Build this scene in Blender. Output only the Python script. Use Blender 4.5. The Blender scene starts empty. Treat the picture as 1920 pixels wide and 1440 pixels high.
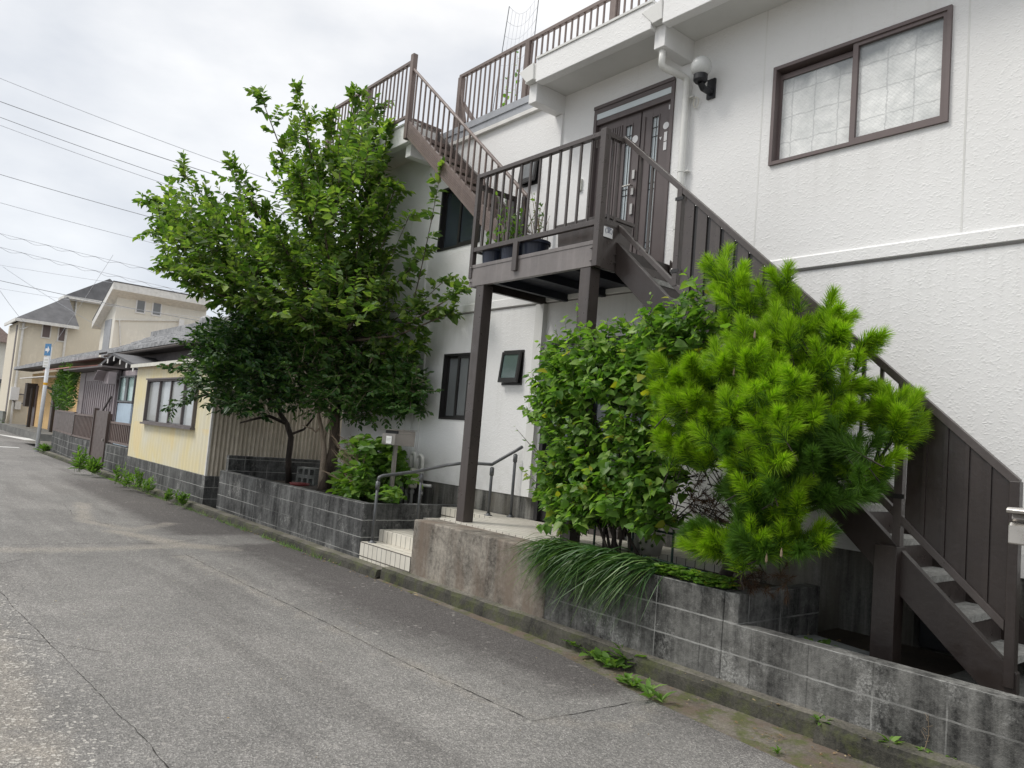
import bpy, math, random
import numpy as np
from mathutils import Vector, Matrix
rng = np.random.default_rng(7); random.seed(7)
C = bpy.context.scene.collection
S = bpy.context.scene
# ---------------------------------------------------------------- camera
FPX = 1435.93; H = 1.6
YAW, PIT, ROL = (math.radians(a) for a in (-50.33584, 4.428586, 4.788208))
_cy,_sy,_cp,_sp = math.cos(YAW),math.sin(YAW),math.cos(PIT),math.sin(PIT)
_f = np.array([_sy*_cp,_cy*_cp,_sp]); _r = np.array([_cy,-_sy,0.]); _u = np.cross(_r,_f)
RGT = math.cos(ROL)*_r+math.sin(ROL)*_u; UPV = -math.sin(ROL)*_r+math.cos(ROL)*_u; FWD = _f
cd = bpy.data.cameras.new('camera'); cam = bpy.data.objects.new('camera', cd); C.objects.link(cam)
cam.matrix_world = Matrix(((RGT[0],UPV[0],-FWD[0],0),(RGT[1],UPV[1],-FWD[1],0),(RGT[2],UPV[2],-FWD[2],H),(0,0,0,1)))
cd.sensor_width = 36; cd.lens = FPX/1920*36; cd.clip_start = .05; cd.clip_end = 3000
S.camera = cam
# ---------------------------------------------------------------- light
SUN_AZ, SUN_EL = math.radians(218), math.radians(52)       # azimuth from +Y clockwise
sdir = Vector((math.sin(SUN_AZ)*math.cos(SUN_EL), math.cos(SUN_AZ)*math.cos(SUN_EL), math.sin(SUN_EL)))
sl = bpy.data.lights.new('sun','SUN'); sl.energy = 1.5; sl.angle = math.radians(16); sl.color = (1,.96,.9)
so = bpy.data.objects.new('sun', sl); C.objects.link(so); so.rotation_euler = sdir.to_track_quat('Z','Y').to_euler()
so.location = (0,-10,30)
w = bpy.data.worlds.new('World'); S.world = w; w.use_nodes = True
nt = w.node_tree; nt.nodes.clear()
def wn(t, **k):
    n = nt.nodes.new(t)
    for a,b in k.items(): setattr(n,a,b)
    return n
wo = wn('ShaderNodeOutputWorld'); bg = wn('ShaderNodeBackground'); nt.links.new(bg.outputs[0], wo.inputs[0])
sky = wn('ShaderNodeTexSky'); sky.sky_type = 'NISHITA'; sky.sun_disc = False
sky.sun_elevation = SUN_EL; sky.sun_rotation = SUN_AZ; sky.air_density = 1.2; sky.dust_density = 3
tc = wn('ShaderNodeTexCoord'); mp = wn('ShaderNodeMapping'); mp.inputs['Scale'].default_value = (1,1,2.2)
mp.inputs['Location'].default_value = (.35,.1,.2)
nt.links.new(tc.outputs['Generated'], mp.inputs[0])
no = wn('ShaderNodeTexNoise'); no.inputs['Scale'].default_value = 3.2; no.inputs['Detail'].default_value = 7; no.inputs['Roughness'].default_value = .52
nt.links.new(mp.outputs[0], no.inputs['Vector'])
cr = wn('ShaderNodeValToRGB'); e = cr.color_ramp.elements
e[0].position=.34; e[0].color=(6.35,6.55,6.9,1); e[1].position=.66; e[1].color=(8.7,8.68,8.65,1)
nt.links.new(no.outputs['Fac'], cr.inputs[0])
# thinner, bluer cloud towards the horizon, brighter overhead
sx = wn('ShaderNodeSeparateXYZ'); nt.links.new(tc.outputs['Generated'], sx.inputs[0])
mr = wn('ShaderNodeMapRange'); mr.inputs[1].default_value=.0; mr.inputs[2].default_value=1.; mr.inputs[3].default_value=0; mr.inputs[4].default_value=1
nt.links.new(sx.outputs['Z'], mr.inputs[0])
gr = wn('ShaderNodeValToRGB'); e=gr.color_ramp.elements
e[0].position=0; e[0].color=(.84,.89,.95,1); e[1].position=1; e[1].color=(1.95,1.92,1.88,1)
x=e.new(.22); x.color=(.86,.885,.92,1); x=e.new(.5); x.color=(.99,.985,.98,1)
nt.links.new(mr.outputs[0], gr.inputs[0])
mu = wn('ShaderNodeMix', data_type='RGBA', blend_type='MULTIPLY'); mu.inputs[0].default_value=1
nt.links.new(cr.outputs[0], mu.inputs[6]); nt.links.new(gr.outputs[0], mu.inputs[7])
mx = wn('ShaderNodeMix', data_type='RGBA'); mx.inputs[0].default_value=.94
nt.links.new(sky.outputs[0], mx.inputs[6]); nt.links.new(mu.outputs[2], mx.inputs[7])
nt.links.new(mx.outputs[2], bg.inputs[0]); bg.inputs[1].default_value = .1
S.view_settings.view_transform='Standard'; S.view_settings.look='None'; S.view_settings.gamma=1
S.view_settings.exposure = .40; S.view_settings.use_curve_mapping=False
S.render.engine='CYCLES'; S.cycles.max_bounces=8; S.cycles.transparent_max_bounces=8

# ---------------------------------------------------------------- placing helpers
O = np.array([0,0,H])
def ray(px,py): return RGT*(px-960)/FPX + UPV*(720-py)/FPX + FWD
def onY(px,py,Y): d=ray(px,py); return O+d*(Y/d[1])
def onX(px,py,X): d=ray(px,py); return O+d*(X/d[0])
def onZ(px,py,Z): d=ray(px,py); return O+d*((Z-H)/d[2])
def atd(px,py,D): return O+ray(px,py)*D
# ---------------------------------------------------------------- mesh helpers
def wloc(o):
    v=Vector((0,0,0))
    while o is not None: v+=o.location; o=o.parent
    return v
class MB:
    def __init__(s): s.v=[]; s.f=[]; s.n=0
    def add(s, vs, fs):
        s.v += [tuple(map(float,p)) for p in vs]; s.f += [tuple(i+s.n for i in f) for f in fs]; s.n=len(s.v); return s
    def box(s,x0,x1,y0,y1,z0,z1):
        vs=[(x,y,z) for z in (z0,z1) for y in (y0,y1) for x in (x0,x1)]
        return s.add(vs,[(0,2,3,1),(4,5,7,6),(0,1,5,4),(2,6,7,3),(0,4,6,2),(1,3,7,5)])
    def bar(s,p,q,a,b,side=(0,1,0)):
        """box along p->q, width a along side, thickness b across"""
        p=np.array(p,float); q=np.array(q,float); d=q-p; d/=np.linalg.norm(d)
        sd=np.array(side,float); sd-=d*sd.dot(d); sd/=np.linalg.norm(sd); n=np.cross(d,sd)
        vs=[]
        for c in (p,q):
            for i,j in ((-1,-1),(1,-1),(1,1),(-1,1)): vs.append(c+sd*a/2*i+n*b/2*j)
        return s.add(vs,[(0,3,2,1),(4,5,6,7),(0,1,5,4),(1,2,6,5),(2,3,7,6),(3,0,4,7)])
    def vbar(s,p,q,a,hgt):
        """bar sloping in X-Z, vertical ends: width a in Y, vertical height hgt (p,q = bottom centre line)"""
        vs=[]
        for c in (p,q):
            for dy,dz in ((-a/2,0),(a/2,0),(a/2,hgt),(-a/2,hgt)): vs.append((c[0],c[1]+dy,c[2]+dz))
        return s.add(vs,[(0,1,2,3),(7,6,5,4),(0,4,5,1),(1,5,6,2),(2,6,7,3),(3,7,4,0)])
    def tube(s,pts,r,n=8,cap=True):
        pts=[np.array(p,float) for p in pts]; m=len(pts)
        rs=[r]*m if np.isscalar(r) else list(r)
        base=s.n; prev=None; vs=[]
        for i,p in enumerate(pts):
            d=(pts[min(i+1,m-1)]-pts[max(i-1,0)]); d=d/(np.linalg.norm(d)+1e-9)
            if prev is None:
                a=np.array([0,0,1.]) if abs(d[2])<.9 else np.array([1.,0,0])
                x=np.cross(d,a)
            else: x=prev-d*prev.dot(d)
            x/=np.linalg.norm(x)+1e-9; prev=x; y=np.cross(d,x)
            for k in range(n):
                t=2*math.pi*k/n; vs.append(p+rs[i]*(x*math.cos(t)+y*math.sin(t)))
        fs=[]
        for i in range(m-1):
            for k in range(n):
                a=i*n+k; b=i*n+(k+1)%n; fs.append((a,b,b+n,a+n))
        if cap: fs+= [tuple(range(n-1,-1,-1)), tuple(range((m-1)*n,m*n))]
        return s.add(vs,fs)
    def lathe(s,c,prof,n=20):
        vs=[];fs=[]
        for r,z in prof:
            for k in range(n):
                t=2*math.pi*k/n; vs.append((c[0]+r*math.cos(t),c[1]+r*math.sin(t),c[2]+z))
        for i in range(len(prof)-1):
            for k in range(n):
                a=i*n+k; b=i*n+(k+1)%n; fs.append((a,b,b+n,a+n))
        return s.add(vs,fs)
    def prism(s,poly,axis,a0,a1):
        """poly of 2-D points; axis 'x' (poly=y,z) 'y' (poly=x,z) 'z' (poly=x,y)"""
        def P(p,a): return {'x':(a,p[0],p[1]),'y':(p[0],a,p[1]),'z':(p[0],p[1],a)}[axis]
        n=len(poly); vs=[P(p,a0) for p in poly]+[P(p,a1) for p in poly]
        fs=[tuple(range(n)),tuple(range(2*n-1,n-1,-1))]+[((i+1)%n,i,i+n,(i+1)%n+n) for i in range(n)]
        return s.add(vs,fs)
    def quad(s,*ps): return s.add(ps,[tuple(range(len(ps)))])
    def build(s,name,m,parent=None,smooth=False,bevel=0):
        me=bpy.data.meshes.new(name); off=wloc(parent) if parent is not None else Vector((0,0,0))
        me.from_pydata([(a[0]-off[0],a[1]-off[1],a[2]-off[2]) for a in s.v],[],s.f)
        import bmesh
        if len(s.f)<4000 and not getattr(s,'keepn',False):
            bm=bmesh.new(); bm.from_mesh(me); bmesh.ops.recalc_face_normals(bm,faces=bm.faces); bm.to_mesh(me); bm.free()
        me.materials.append(m); o=bpy.data.objects.new(name,me); C.objects.link(o)
        if parent is not None: o.parent=parent
        if smooth: me.polygons.foreach_set('use_smooth',[True]*len(me.polygons))
        if bevel:
            b=o.modifiers.new('bevel','BEVEL'); b.width=bevel; b.segments=2; b.limit_method='ANGLE'; b.angle_limit=math.radians(50)
        return o
def pieces(mb,name,m,parent,**k):
    """each connected piece of the mesh becomes an object of its own"""
    par=list(range(mb.n))
    def find(a):
        while par[a]!=a: par[a]=par[par[a]]; a=par[a]
        return a
    for f in mb.f:
        for i in f[1:]: par[find(i)]=find(f[0])
    groups={}
    for f in mb.f: groups.setdefault(find(f[0]),[]).append(f)
    for fs in groups.values():
        ids=sorted({i for f in fs for i in f}); mp_={i:j for j,i in enumerate(ids)}; q=MB(); q.add([mb.v[i] for i in ids],[tuple(mp_[i] for i in f) for f in fs]); q.build(name,m,parent,**k)
def thing(name,label,cat,loc=(0,0,0),group=None):
    o=bpy.data.objects.new(name,None); C.objects.link(o); o.location=loc; o.empty_display_size=.1
    return tag(o,label,cat,group)
def tag(o,label,cat,group=None,kind=None):
    if label: o['label']=label
    if cat: o['category']=cat
    if group: o['group']=group
    if kind: o['kind']=kind
    return o
def struct(name,mb,m,**k):
    o=mb.build(name,m,**k); o['kind']='structure'; return o
def part(o,label): o['label']=label; return o
# ---------------------------------------------------------------- materials
class NT:
    def __init__(s,name):
        s.m=bpy.data.materials.new(name); s.m.use_nodes=True; s.t=s.m.node_tree; s.t.nodes.clear()
        s.out=s.t.nodes.new('ShaderNodeOutputMaterial'); s.p=s.t.nodes.new('ShaderNodeBsdfPrincipled')
        s.t.links.new(s.p.outputs[0],s.out.inputs[0]); s.geo=s.t.nodes.new('ShaderNodeNewGeometry')
    def n(s,t,**k):
        x=s.t.nodes.new(t)
        for a,b in k.items():
            if a.startswith('i_'): x.inputs[a[2:].replace('_',' ')].default_value=b
            else: setattr(x,a,b)
        return x
    def l(s,a,b): s.t.links.new(a,b)
    def pos(s,scale=(1,1,1),rot=(0,0,0)):
        m=s.n('ShaderNodeMapping'); m.inputs['Scale'].default_value=scale; m.inputs['Rotation'].default_value=rot
        s.l(s.geo.outputs['Position'],m.inputs[0]); return m.outputs[0]
    def noise(s,scale,detail=4,rough=.55,vec=None,sc=(1,1,1)):
        x=s.n('ShaderNodeTexNoise'); x.inputs['Scale'].default_value=scale; x.inputs['Detail'].default_value=detail; x.inputs['Roughness'].default_value=rough
        s.l(vec if vec is not None else s.pos(sc),x.inputs['Vector']); return x.outputs['Fac']
    def ramp(s,fac,stops):
        x=s.n('ShaderNodeValToRGB'); e=x.color_ramp.elements
        while len(e)<len(stops): e.new(.5)
        for el,(p,c) in zip(e,stops):
            el.position=p; el.color=(c,c,c,1) if np.isscalar(c) else (*c,1)
        s.l(fac,x.inputs[0]); return x.outputs[0]
    def mix(s,fac,a,b,mode='MIX'):
        x=s.n('ShaderNodeMix',data_type='RGBA',blend_type=mode)
        for sock,v in ((0,fac),(6,a),(7,b)):
            if hasattr(v,'is_linked') or hasattr(v,'links'): s.l(v,x.inputs[sock])
            elif np.isscalar(v): x.inputs[sock].default_value = v if sock==0 else (v,v,v,1)
            else: x.inputs[sock].default_value=(*v,1)
        return x.outputs[2]
    def math(s,op,a,b=0.,c=None):
        x=s.n('ShaderNodeMath',operation=op)
        for i,v in enumerate((a,b) if c is None else (a,b,c)):
            if hasattr(v,'links'): s.l(v,x.inputs[i])
            else: x.inputs[i].default_value=v
        return x.outputs[0]
    def col(s,c):
        if hasattr(c,'links'): s.l(c,s.p.inputs['Base Color'])
        else: s.p.inputs['Base Color'].default_value=(*c,1)
        return s
    def rough(s,v):
        if hasattr(v,'links'): s.l(v,s.p.inputs['Roughness'])
        else: s.p.inputs['Roughness'].default_value=v
        return s
    def bump(s,h,dist,strength=1.):
        b=s.n('ShaderNodeBump'); b.inputs['Distance'].default_value=dist; b.inputs['Strength'].default_value=strength
        s.l(h,b.inputs['Height']); s.l(b.outputs[0],s.p.inputs['Normal']); return s
def plain(name,c,rough=.5,metal=0.,var=.12,scale=6,spec=.5,bump=0):
    n=NT(name); f=n.noise(scale,5)
    n.col(n.mix(n.ramp(f,[(.3,0.),(.7,1.)]),tuple(x*(1-var) for x in c),tuple(min(1,x*(1+var)) for x in c)))
    n.rough(n.ramp(n.noise(scale*3,3),[(.3,max(0,rough-.07)),(.7,min(1,rough+.07))]))
    n.p.inputs['Metallic'].default_value=metal; n.p.inputs['Specular IOR Level'].default_value=spec
    if bump: n.bump(n.noise(scale*12,4),bump)
    return n.m
def worn(name,c,rough,scale=2,chip=(.15,.085,.055),amt=.5):
    n=NT(name); f=n.noise(scale,5); b=n.mix(n.ramp(f,[(.3,0.),(.7,1.)]),tuple(x*.86 for x in c),tuple(x*1.16 for x in c))
    b=n.mix(n.ramp(n.noise(1.,5,.65,sc=(16,16,1.2)),[(.5,0.),(.75,.35)]),b,tuple(x*1.7+.01 for x in c))
    k=n.math('MULTIPLY',n.ramp(n.noise(38,6,.75),[(.63,0.),(.70,1.)]),n.ramp(n.noise(2.6,4),[(.48,0.),(.62,amt)]))
    n.col(n.mix(k,b,chip)); n.rough(n.ramp(n.noise(scale*5,4),[(.3,rough-.1),(.7,rough+.12)])); n.p.inputs['Specular IOR Level'].default_value=.6
    n.bump(n.noise(25,4),.0015); return n.m
M={}
def mat_stucco():
    n=NT('white_stucco')
    big=n.noise(.7,5); st=n.noise(1.0,5,.6,sc=(5,5,.35))
    c=n.mix(n.ramp(big,[(.35,0.),(.7,1.)]),(.745,.745,.735),(.80,.80,.795))
    c=n.mix(n.ramp(st,[(.6,0.),(.8,.35)]),c,(.56,.555,.53))
    sp=n.n('ShaderNodeSeparateXYZ'); n.l(n.geo.outputs['Position'],sp.inputs[0])
    def mr(v,a,b,o0,o1):
        m=n.n('ShaderNodeMapRange'); n.l(v,m.inputs[0])
        for k,x in zip((1,2,3,4),(a,b,o0,o1)): m.inputs[k].default_value=x
        return m.outputs[0]
    s2=n.ramp(n.noise(1.,5,.65,sc=(13,13,.45)),[(.46,0.),(.7,1.)])
    led=n.math('MULTIPLY',mr(sp.outputs['Z'],2.3,3.32,0,1),n.math('LESS_THAN',sp.outputs['Z'],3.32))
    sil=n.math('MULTIPLY',n.math('MULTIPLY',mr(sp.outputs['Z'],3.65,4.34,0,1),n.math('LESS_THAN',sp.outputs['Z'],4.345)),n.math('MULTIPLY',n.math('GREATER_THAN',sp.outputs['X'],-3.93),n.math('LESS_THAN',sp.outputs['X'],-2.34)))
    c=n.mix(n.math('MULTIPLY',n.math('MULTIPLY',s2,n.math('MAXIMUM',led,sil)),.17),c,(.42,.41,.385))
    c=n.mix(n.math('MULTIPLY',mr(sp.outputs['Z'],1.45,.98,0,.3),n.ramp(n.noise(4,5,.7),[(.4,0.),(.65,1.)])),c,(.40,.39,.35)); n.col(c).rough(.75)
    v=n.n('ShaderNodeTexVoronoi'); v.inputs['Scale'].default_value=44; v.feature='SMOOTH_F1'
    mp=n.pos((1,1,1.5)); w=n.n('ShaderNodeVectorMath',operation='ADD')
    nz=n.n('ShaderNodeTexNoise'); nz.inputs['Scale'].default_value=22; n.l(mp,nz.inputs['Vector'])
    sc=n.n('ShaderNodeVectorMath',operation='SCALE'); sc.inputs['Scale'].default_value=.05; n.l(nz.outputs['Color'],sc.inputs[0])
    n.l(mp,w.inputs[0]); n.l(sc.outputs[0],w.inputs[1]); n.l(w.outputs[0],v.inputs['Vector'])
    h=n.math('ADD',n.math('MULTIPLY',n.ramp(v.outputs['Distance'],[(.1,1.),(.6,0.)]),n.ramp(n.noise(20,3),[(.42,0.),(.6,.8)])),n.math('MULTIPLY',n.noise(75,4,.65),.5))
    n.bump(h,.0052,.55); return n.m
M['stucco']=mat_stucco()
def mat_smooth_white():
    n=NT('white_soffit'); n.col(n.mix(n.ramp(n.noise(1.2,5),[(.35,0.),(.7,1.)]),(.62,.62,.60),(.72,.72,.70))).rough(.7)
    n.bump(n.noise(60,3),.002); return n.m
M['soffit']=mat_smooth_white()
def concrete(name,dark,light,streak=.5,scale=1.,joints=None,moss=.0,fine=45,brown=None,jc=(.42,.42,.40)):
    n=NT(name)
    a=n.noise(2.2*scale,6,.65); s=n.noise(1.,5,.65,sc=(9,9,.55)); f=n.noise(fine,8,.8)
    fac=n.math('ADD',n.math('MULTIPLY',a,.45),n.math('ADD',n.math('MULTIPLY',s,streak),n.math('MULTIPLY',f,.55-streak*.2)))
    lo=.5*(.45+streak+.55-streak*.2)
    c=n.ramp(fac,[(lo-.13,dark),(lo,tuple((d+l)/2*.9 for d,l in zip(dark,light))),(lo+.15,light)])
    if brown: c=n.mix(n.ramp(n.noise(1.3,4,sc=(3,3,.8)),[(.42,0.),(.62,.8)]),c,brown)
    if joints is not None:
        # hollow block courses: X or Y along, Z up
        sp=n.n('ShaderNodeSeparateXYZ'); n.l(n.geo.outputs['Position'],sp.inputs[0])
        nrm=n.n('ShaderNodeSeparateXYZ'); n.l(n.geo.outputs['Normal'],nrm.inputs[0])
        side=n.math('GREATER_THAN',n.math('ABSOLUTE',nrm.outputs['X']),.7)
        top=n.math('GREATER_THAN',n.math('ABSOLUTE',nrm.outputs['Z']),.7)
        al=n.math('ADD',n.math('MULTIPLY',sp.outputs['X'],n.math('SUBTRACT',1.,side)),n.math('MULTIPLY',sp.outputs['Y'],side))
        wob=n.math('MULTIPLY',n.math('SUBTRACT',n.noise(14,2),.5),.010)
        def line(val,off,per,w):
            t=n.math('ADD',n.math('ADD',val,wob),300*per-off)
            m=n.math('ABSOLUTE',n.math('SUBTRACT',n.math('MODULO',t,per),per/2))
            return n.math('GREATER_THAN',m,per/2-w)
        x0,z0=joints
        hz=line(sp.outputs['Z'],z0,.2,.0055); vt=line(al,x0,.4,.0045)
        jn=n.math('MULTIPLY',n.math('MAXIMUM',hz,n.math('MULTIPLY',vt,.65)),n.math('SUBTRACT',1.,top))
        vis=n.ramp(n.noise(1.1,4,.6),[(.36,.1),(.56,1.)])
        jcol=n.mix(n.noise(30,4),tuple(x*.45 for x in jc),jc)
        dk=n.math('MULTIPLY',jn,.65)
        c=n.mix(n.math('MULTIPLY',n.ramp(n.noise(3.1,6,.75,sc=(1,1,.7)),[(.54,0.),(.66,.75)]),n.ramp(n.noise(55,6,.8),[(.42,0.),(.6,1.)])),c,jc)
        c=n.mix(dk,c,(.02,.02,.019)); c=n.mix(n.math('MULTIPLY',hz,n.math('MULTIPLY',n.math('SUBTRACT',1.,top),vis)),c,jcol)
        v2=n.ramp(n.noise(.9,3,.6,sc=(1.7,1.7,1.7)),[(.5,0.),(.6,.8)])
        c=n.mix(n.math('MULTIPLY',n.math('MULTIPLY',vt,n.math('SUBTRACT',1.,top)),v2),c,jcol)
    if moss:
        sp2=n.n('ShaderNodeSeparateXYZ'); n.l(n.geo.outputs['Position'],sp2.inputs[0])
        mk=n.math('MULTIPLY',n.ramp(n.noise(6,5,.7),[(.47,0.),(.6,1.)]),moss)
        c=n.mix(mk,c,n.mix(n.noise(40,3),(.035,.045,.012),(.12,.14,.03)))
    n.col(c).rough(.9); n.bump(n.math('ADD',n.noise(90,4,.7),n.math('MULTIPLY',a,.5)),.006); return n.m
M['block']=concrete('weathered_block',(.010,.0105,.0105),(.135,.137,.134),.6,fine=24,joints=(-13.0,.15))
M['blockR']=concrete('weathered_block_right',(.010,.010,.0095),(.21,.208,.195),.5,joints=(-4.87,.12),fine=24)
M['house_base']=concrete('dark_block_base',(.018,.019,.019),(.15,.152,.147),.5,joints=(-13.65,.0))
M['grey_block']=concrete('grey_block',(.09,.10,.09),(.34,.35,.33),.4,joints=(0,.0))
M['plinth']=concrete('stained_plinth',(.032,.032,.029),(.27,.265,.245),.9,scale=.6,brown=(.12,.11,.09))
M['porch']=concrete('brown_weathered_concrete',(.03,.025,.02),(.40,.365,.31),.3,brown=(.17,.13,.098),fine=22)
M['kerbface']=concrete('algae_dark_kerb_face',(.012,.012,.009),(.10,.095,.075),.2,moss=.45)
M['strip']=plain('grey_strip',(.22,.21,.20),.7)
M['kerb']=concrete('mossy_kerb',(.03,.029,.024),(.27,.25,.21),.1,moss=.3)
M['gutter']=concrete('gutter_concrete',(.05,.042,.034),(.25,.225,.185),.1,moss=.8,brown=(.13,.095,.07))
M['treadtop']=concrete('pale_lit_tread',(.16,.16,.15),(.55,.55,.52),.0,fine=20)  # light patches on the tread tops painted in as paler concrete
M['slab']=concrete('grey_slab',(.07,.07,.066),(.24,.24,.225),.1)
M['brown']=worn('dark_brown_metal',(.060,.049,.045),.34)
M['beam']=worn('weathered_sheen_brown_beam',(.165,.148,.142),.38,3)  # faded paint plus its glossy sheen, both put into the base colour
M['brown_warm']=plain('warm_brown_metal',(.085,.062,.054),.45,var=.08,scale=3)
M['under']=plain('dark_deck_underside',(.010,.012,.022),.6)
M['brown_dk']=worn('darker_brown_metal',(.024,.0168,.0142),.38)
M['brown_lt']=worn('faded_brown_metal',(.135,.098,.085),.5)
M['frame']=plain('brown_window_frame',(.13,.10,.097),.45,var=.06)
M['frame_dk']=plain('black_window_frame',(.018,.017,.017),.4)
M['door']=plain('dark_brown_door',(.105,.085,.083),.45,var=.1,scale=3)
M['greypaint']=plain('grey_flashing',(.33,.345,.37),.5)
M['whitepvc']=plain('white_pipe',(.72,.72,.69),.4,var=.06)
M['galv']=plain('galvanised_pipe',(.11,.115,.12),.42,metal=.3,var=.15,scale=9)
M['steel']=plain('stainless',(.5,.48,.45),.3,metal=.85,var=.12,scale=5)
M['steelp']=plain('satin_steel_panel',(.30,.28,.26),.38,metal=.55,var=.15,scale=4)
M['black']=plain('black_plastic',(.012,.013,.016),.5)
M['navy']=plain('navy_plastic_pot',(.018,.024,.045),.4)
M['globe']=plain('white_globe',(.58,.59,.58),.25,var=.03)
M['bark']=concrete('bark',(.045,.033,.025),(.20,.155,.115),.9)
M['barkpale']=concrete('pale_smooth_bark',(.22,.17,.125),(.50,.41,.32),.6)
M['barkdk']=concrete('dark_bark',(.016,.012,.01),(.07,.055,.045),.9)
M['twig']=plain('dry_twig',(.20,.15,.10),.8)
M['stemg']=plain('green_stem',(.10,.15,.05),.6)
M['soil']=concrete('soil',(.015,.011,.008),(.075,.058,.042),.0,fine=60)
M['cream']=concrete('cream_render',(.69,.63,.51),(.75,.69,.57),.35,scale=.2,fine=3)
M['cream2']=concrete('pale_cream_render',(.74,.715,.64),(.80,.775,.70),.3,scale=.2,fine=3)
M['whitetrim']=plain('white_trim',(.68,.67,.64),.5)
M['slate']=plain('slate_roof',(.085,.085,.09),.7,var=.25,scale=2)
M['purple']=plain('mauve_sheet',(.30,.26,.27),.6,var=.1)
M['bluesheet']=plain('pale_blue_sheet',(.45,.56,.66),.6,var=.06)
M['orange']=plain('ochre_render',(.60,.40,.18),.8,var=.12,scale=2)
M['browntile']=plain('brown_tile',(.30,.23,.205),.8,var=.2)
M['rust']=plain('rusty_red_sheet',(.36,.17,.14),.7,var=.25,scale=3)
M['paleboard']=plain('pale_grey_board',(.33,.35,.35),.8,var=.25,scale=5)
M['greywood']=plain('grey_board',(.14,.125,.125),.8,var=.2,scale=4)
M['darkwood']=plain('dark_timber',(.05,.04,.035),.8,var=.2)
M['signblue']=plain('blue_sign',(.06,.2,.40),.4,var=.05)
M['signwhite']=plain('white_sign',(.72,.72,.72),.5,var=.05)
M['signink']=plain('dark_ink',(.03,.04,.10),.5)
M['polewhite']=plain('white_pole',(.66,.68,.70),.4,var=.06)
M['wire']=plain('cable',(.24,.25,.27),.7)
M['wirelt']=plain('pale_cable',(.46,.48,.52),.7)
M['net']=plain('pale_net',(.55,.56,.6),.8)
M['greenwire']=plain('green_coated_wire',(.012,.04,.028),.45)
M['red']=plain('red_plastic',(.2,.03,.03),.5)
M['yellow']=plain('yellow_petals',(.8,.42,.02),.6)
M['terracotta']=plain('terracotta',(.32,.14,.08),.8)
M['potcream']=plain('cream_glazed_pot',(.62,.60,.52),.4)
M['greybox']=plain('grey_meter_box',(.55,.55,.5),.5)
M['paint']=plain('road_paint',(.62,.62,.6),.8,var=.12,scale=12)
M['crack']=plain('crack',(.02,.018,.016),1)
def mat_glass(name,c,rough=.12,spec=.6,var=.15,scale=1.5):
    n=NT(name); n.col(n.mix(n.ramp(n.noise(scale,3),[(.3,0.),(.7,1.)]),tuple(x*(1-var) for x in c),tuple(x*(1+var) for x in c))); n.rough(rough)
    n.p.inputs['Specular IOR Level'].default_value=spec; n.p.inputs['Coat Weight'].default_value=.3; return n.m
M['glassgrey']=mat_glass('frosted_grey_glass',(.16,.17,.175),.22)
M['glasspale']=mat_glass('frosted_pale_glass',(.42,.45,.46),.2)
M['glassmid']=mat_glass('frosted_mid_glass',(.30,.31,.30),.25)
M['glassgreen']=mat_glass('frosted_green_glass',(.09,.13,.125),.15)
M['glassdark']=mat_glass('dark_glass',(.035,.045,.055),.08)
M['glassmint']=mat_glass('mint_glass',(.36,.52,.49),.2)
M['glassdoor']=mat_glass('pale_leaded_glass',(.5,.56,.58),.15)
def mat_foilglass():
    n=NT('wired_glass_over_foil_curtain')
    v=n.pos((1,1,1)); sp=n.n('ShaderNodeSeparateXYZ'); n.l(v,sp.inputs[0])
    X,Z=sp.outputs['X'],sp.outputs['Z']
    def ln(a,per,w):
        return n.math('GREATER_THAN',n.math('ABSOLUTE',n.math('SUBTRACT',n.math('MODULO',n.math('ADD',a,900*per),per),per/2)),per/2-w)
    d1=ln(n.math('ADD',X,Z),.035,.0022); d2=ln(n.math('SUBTRACT',X,Z),.035,.0022)
    nz=n.noise(9,4,.6); wr=n.math('MULTIPLY',n.math('SUBTRACT',nz,.5),.05)
    g=n.math('MAXIMUM',ln(n.math('ADD',X,wr),.22,.006),ln(n.math('ADD',Z,wr),.24,.006))
    c=n.mix(n.ramp(n.noise(5,5,.6),[(.3,0.),(.7,1.)]),(.62,.64,.63),(.92,.93,.91))
    c=n.mix(n.math('MULTIPLY',g,.4),c,(.34,.35,.35)); c=n.mix(n.math('MULTIPLY',n.math('MAXIMUM',d1,d2),.16),c,(.30,.31,.31))
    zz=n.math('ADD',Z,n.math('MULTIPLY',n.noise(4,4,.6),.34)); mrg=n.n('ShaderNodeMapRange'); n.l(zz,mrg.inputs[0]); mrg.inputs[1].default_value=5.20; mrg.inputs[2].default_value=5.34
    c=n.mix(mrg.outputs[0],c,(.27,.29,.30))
    n.col(c).rough(.3); n.p.inputs['Coat Weight'].default_value=.6; n.p.inputs['Coat Roughness'].default_value=.03
    n.bump(n.math('ADD',n.noise(7,5,.6),n.math('MULTIPLY',n.math('MAXIMUM',d1,d2),.12)),.016,.8); return n.m
M['foil']=mat_foilglass()
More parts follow.
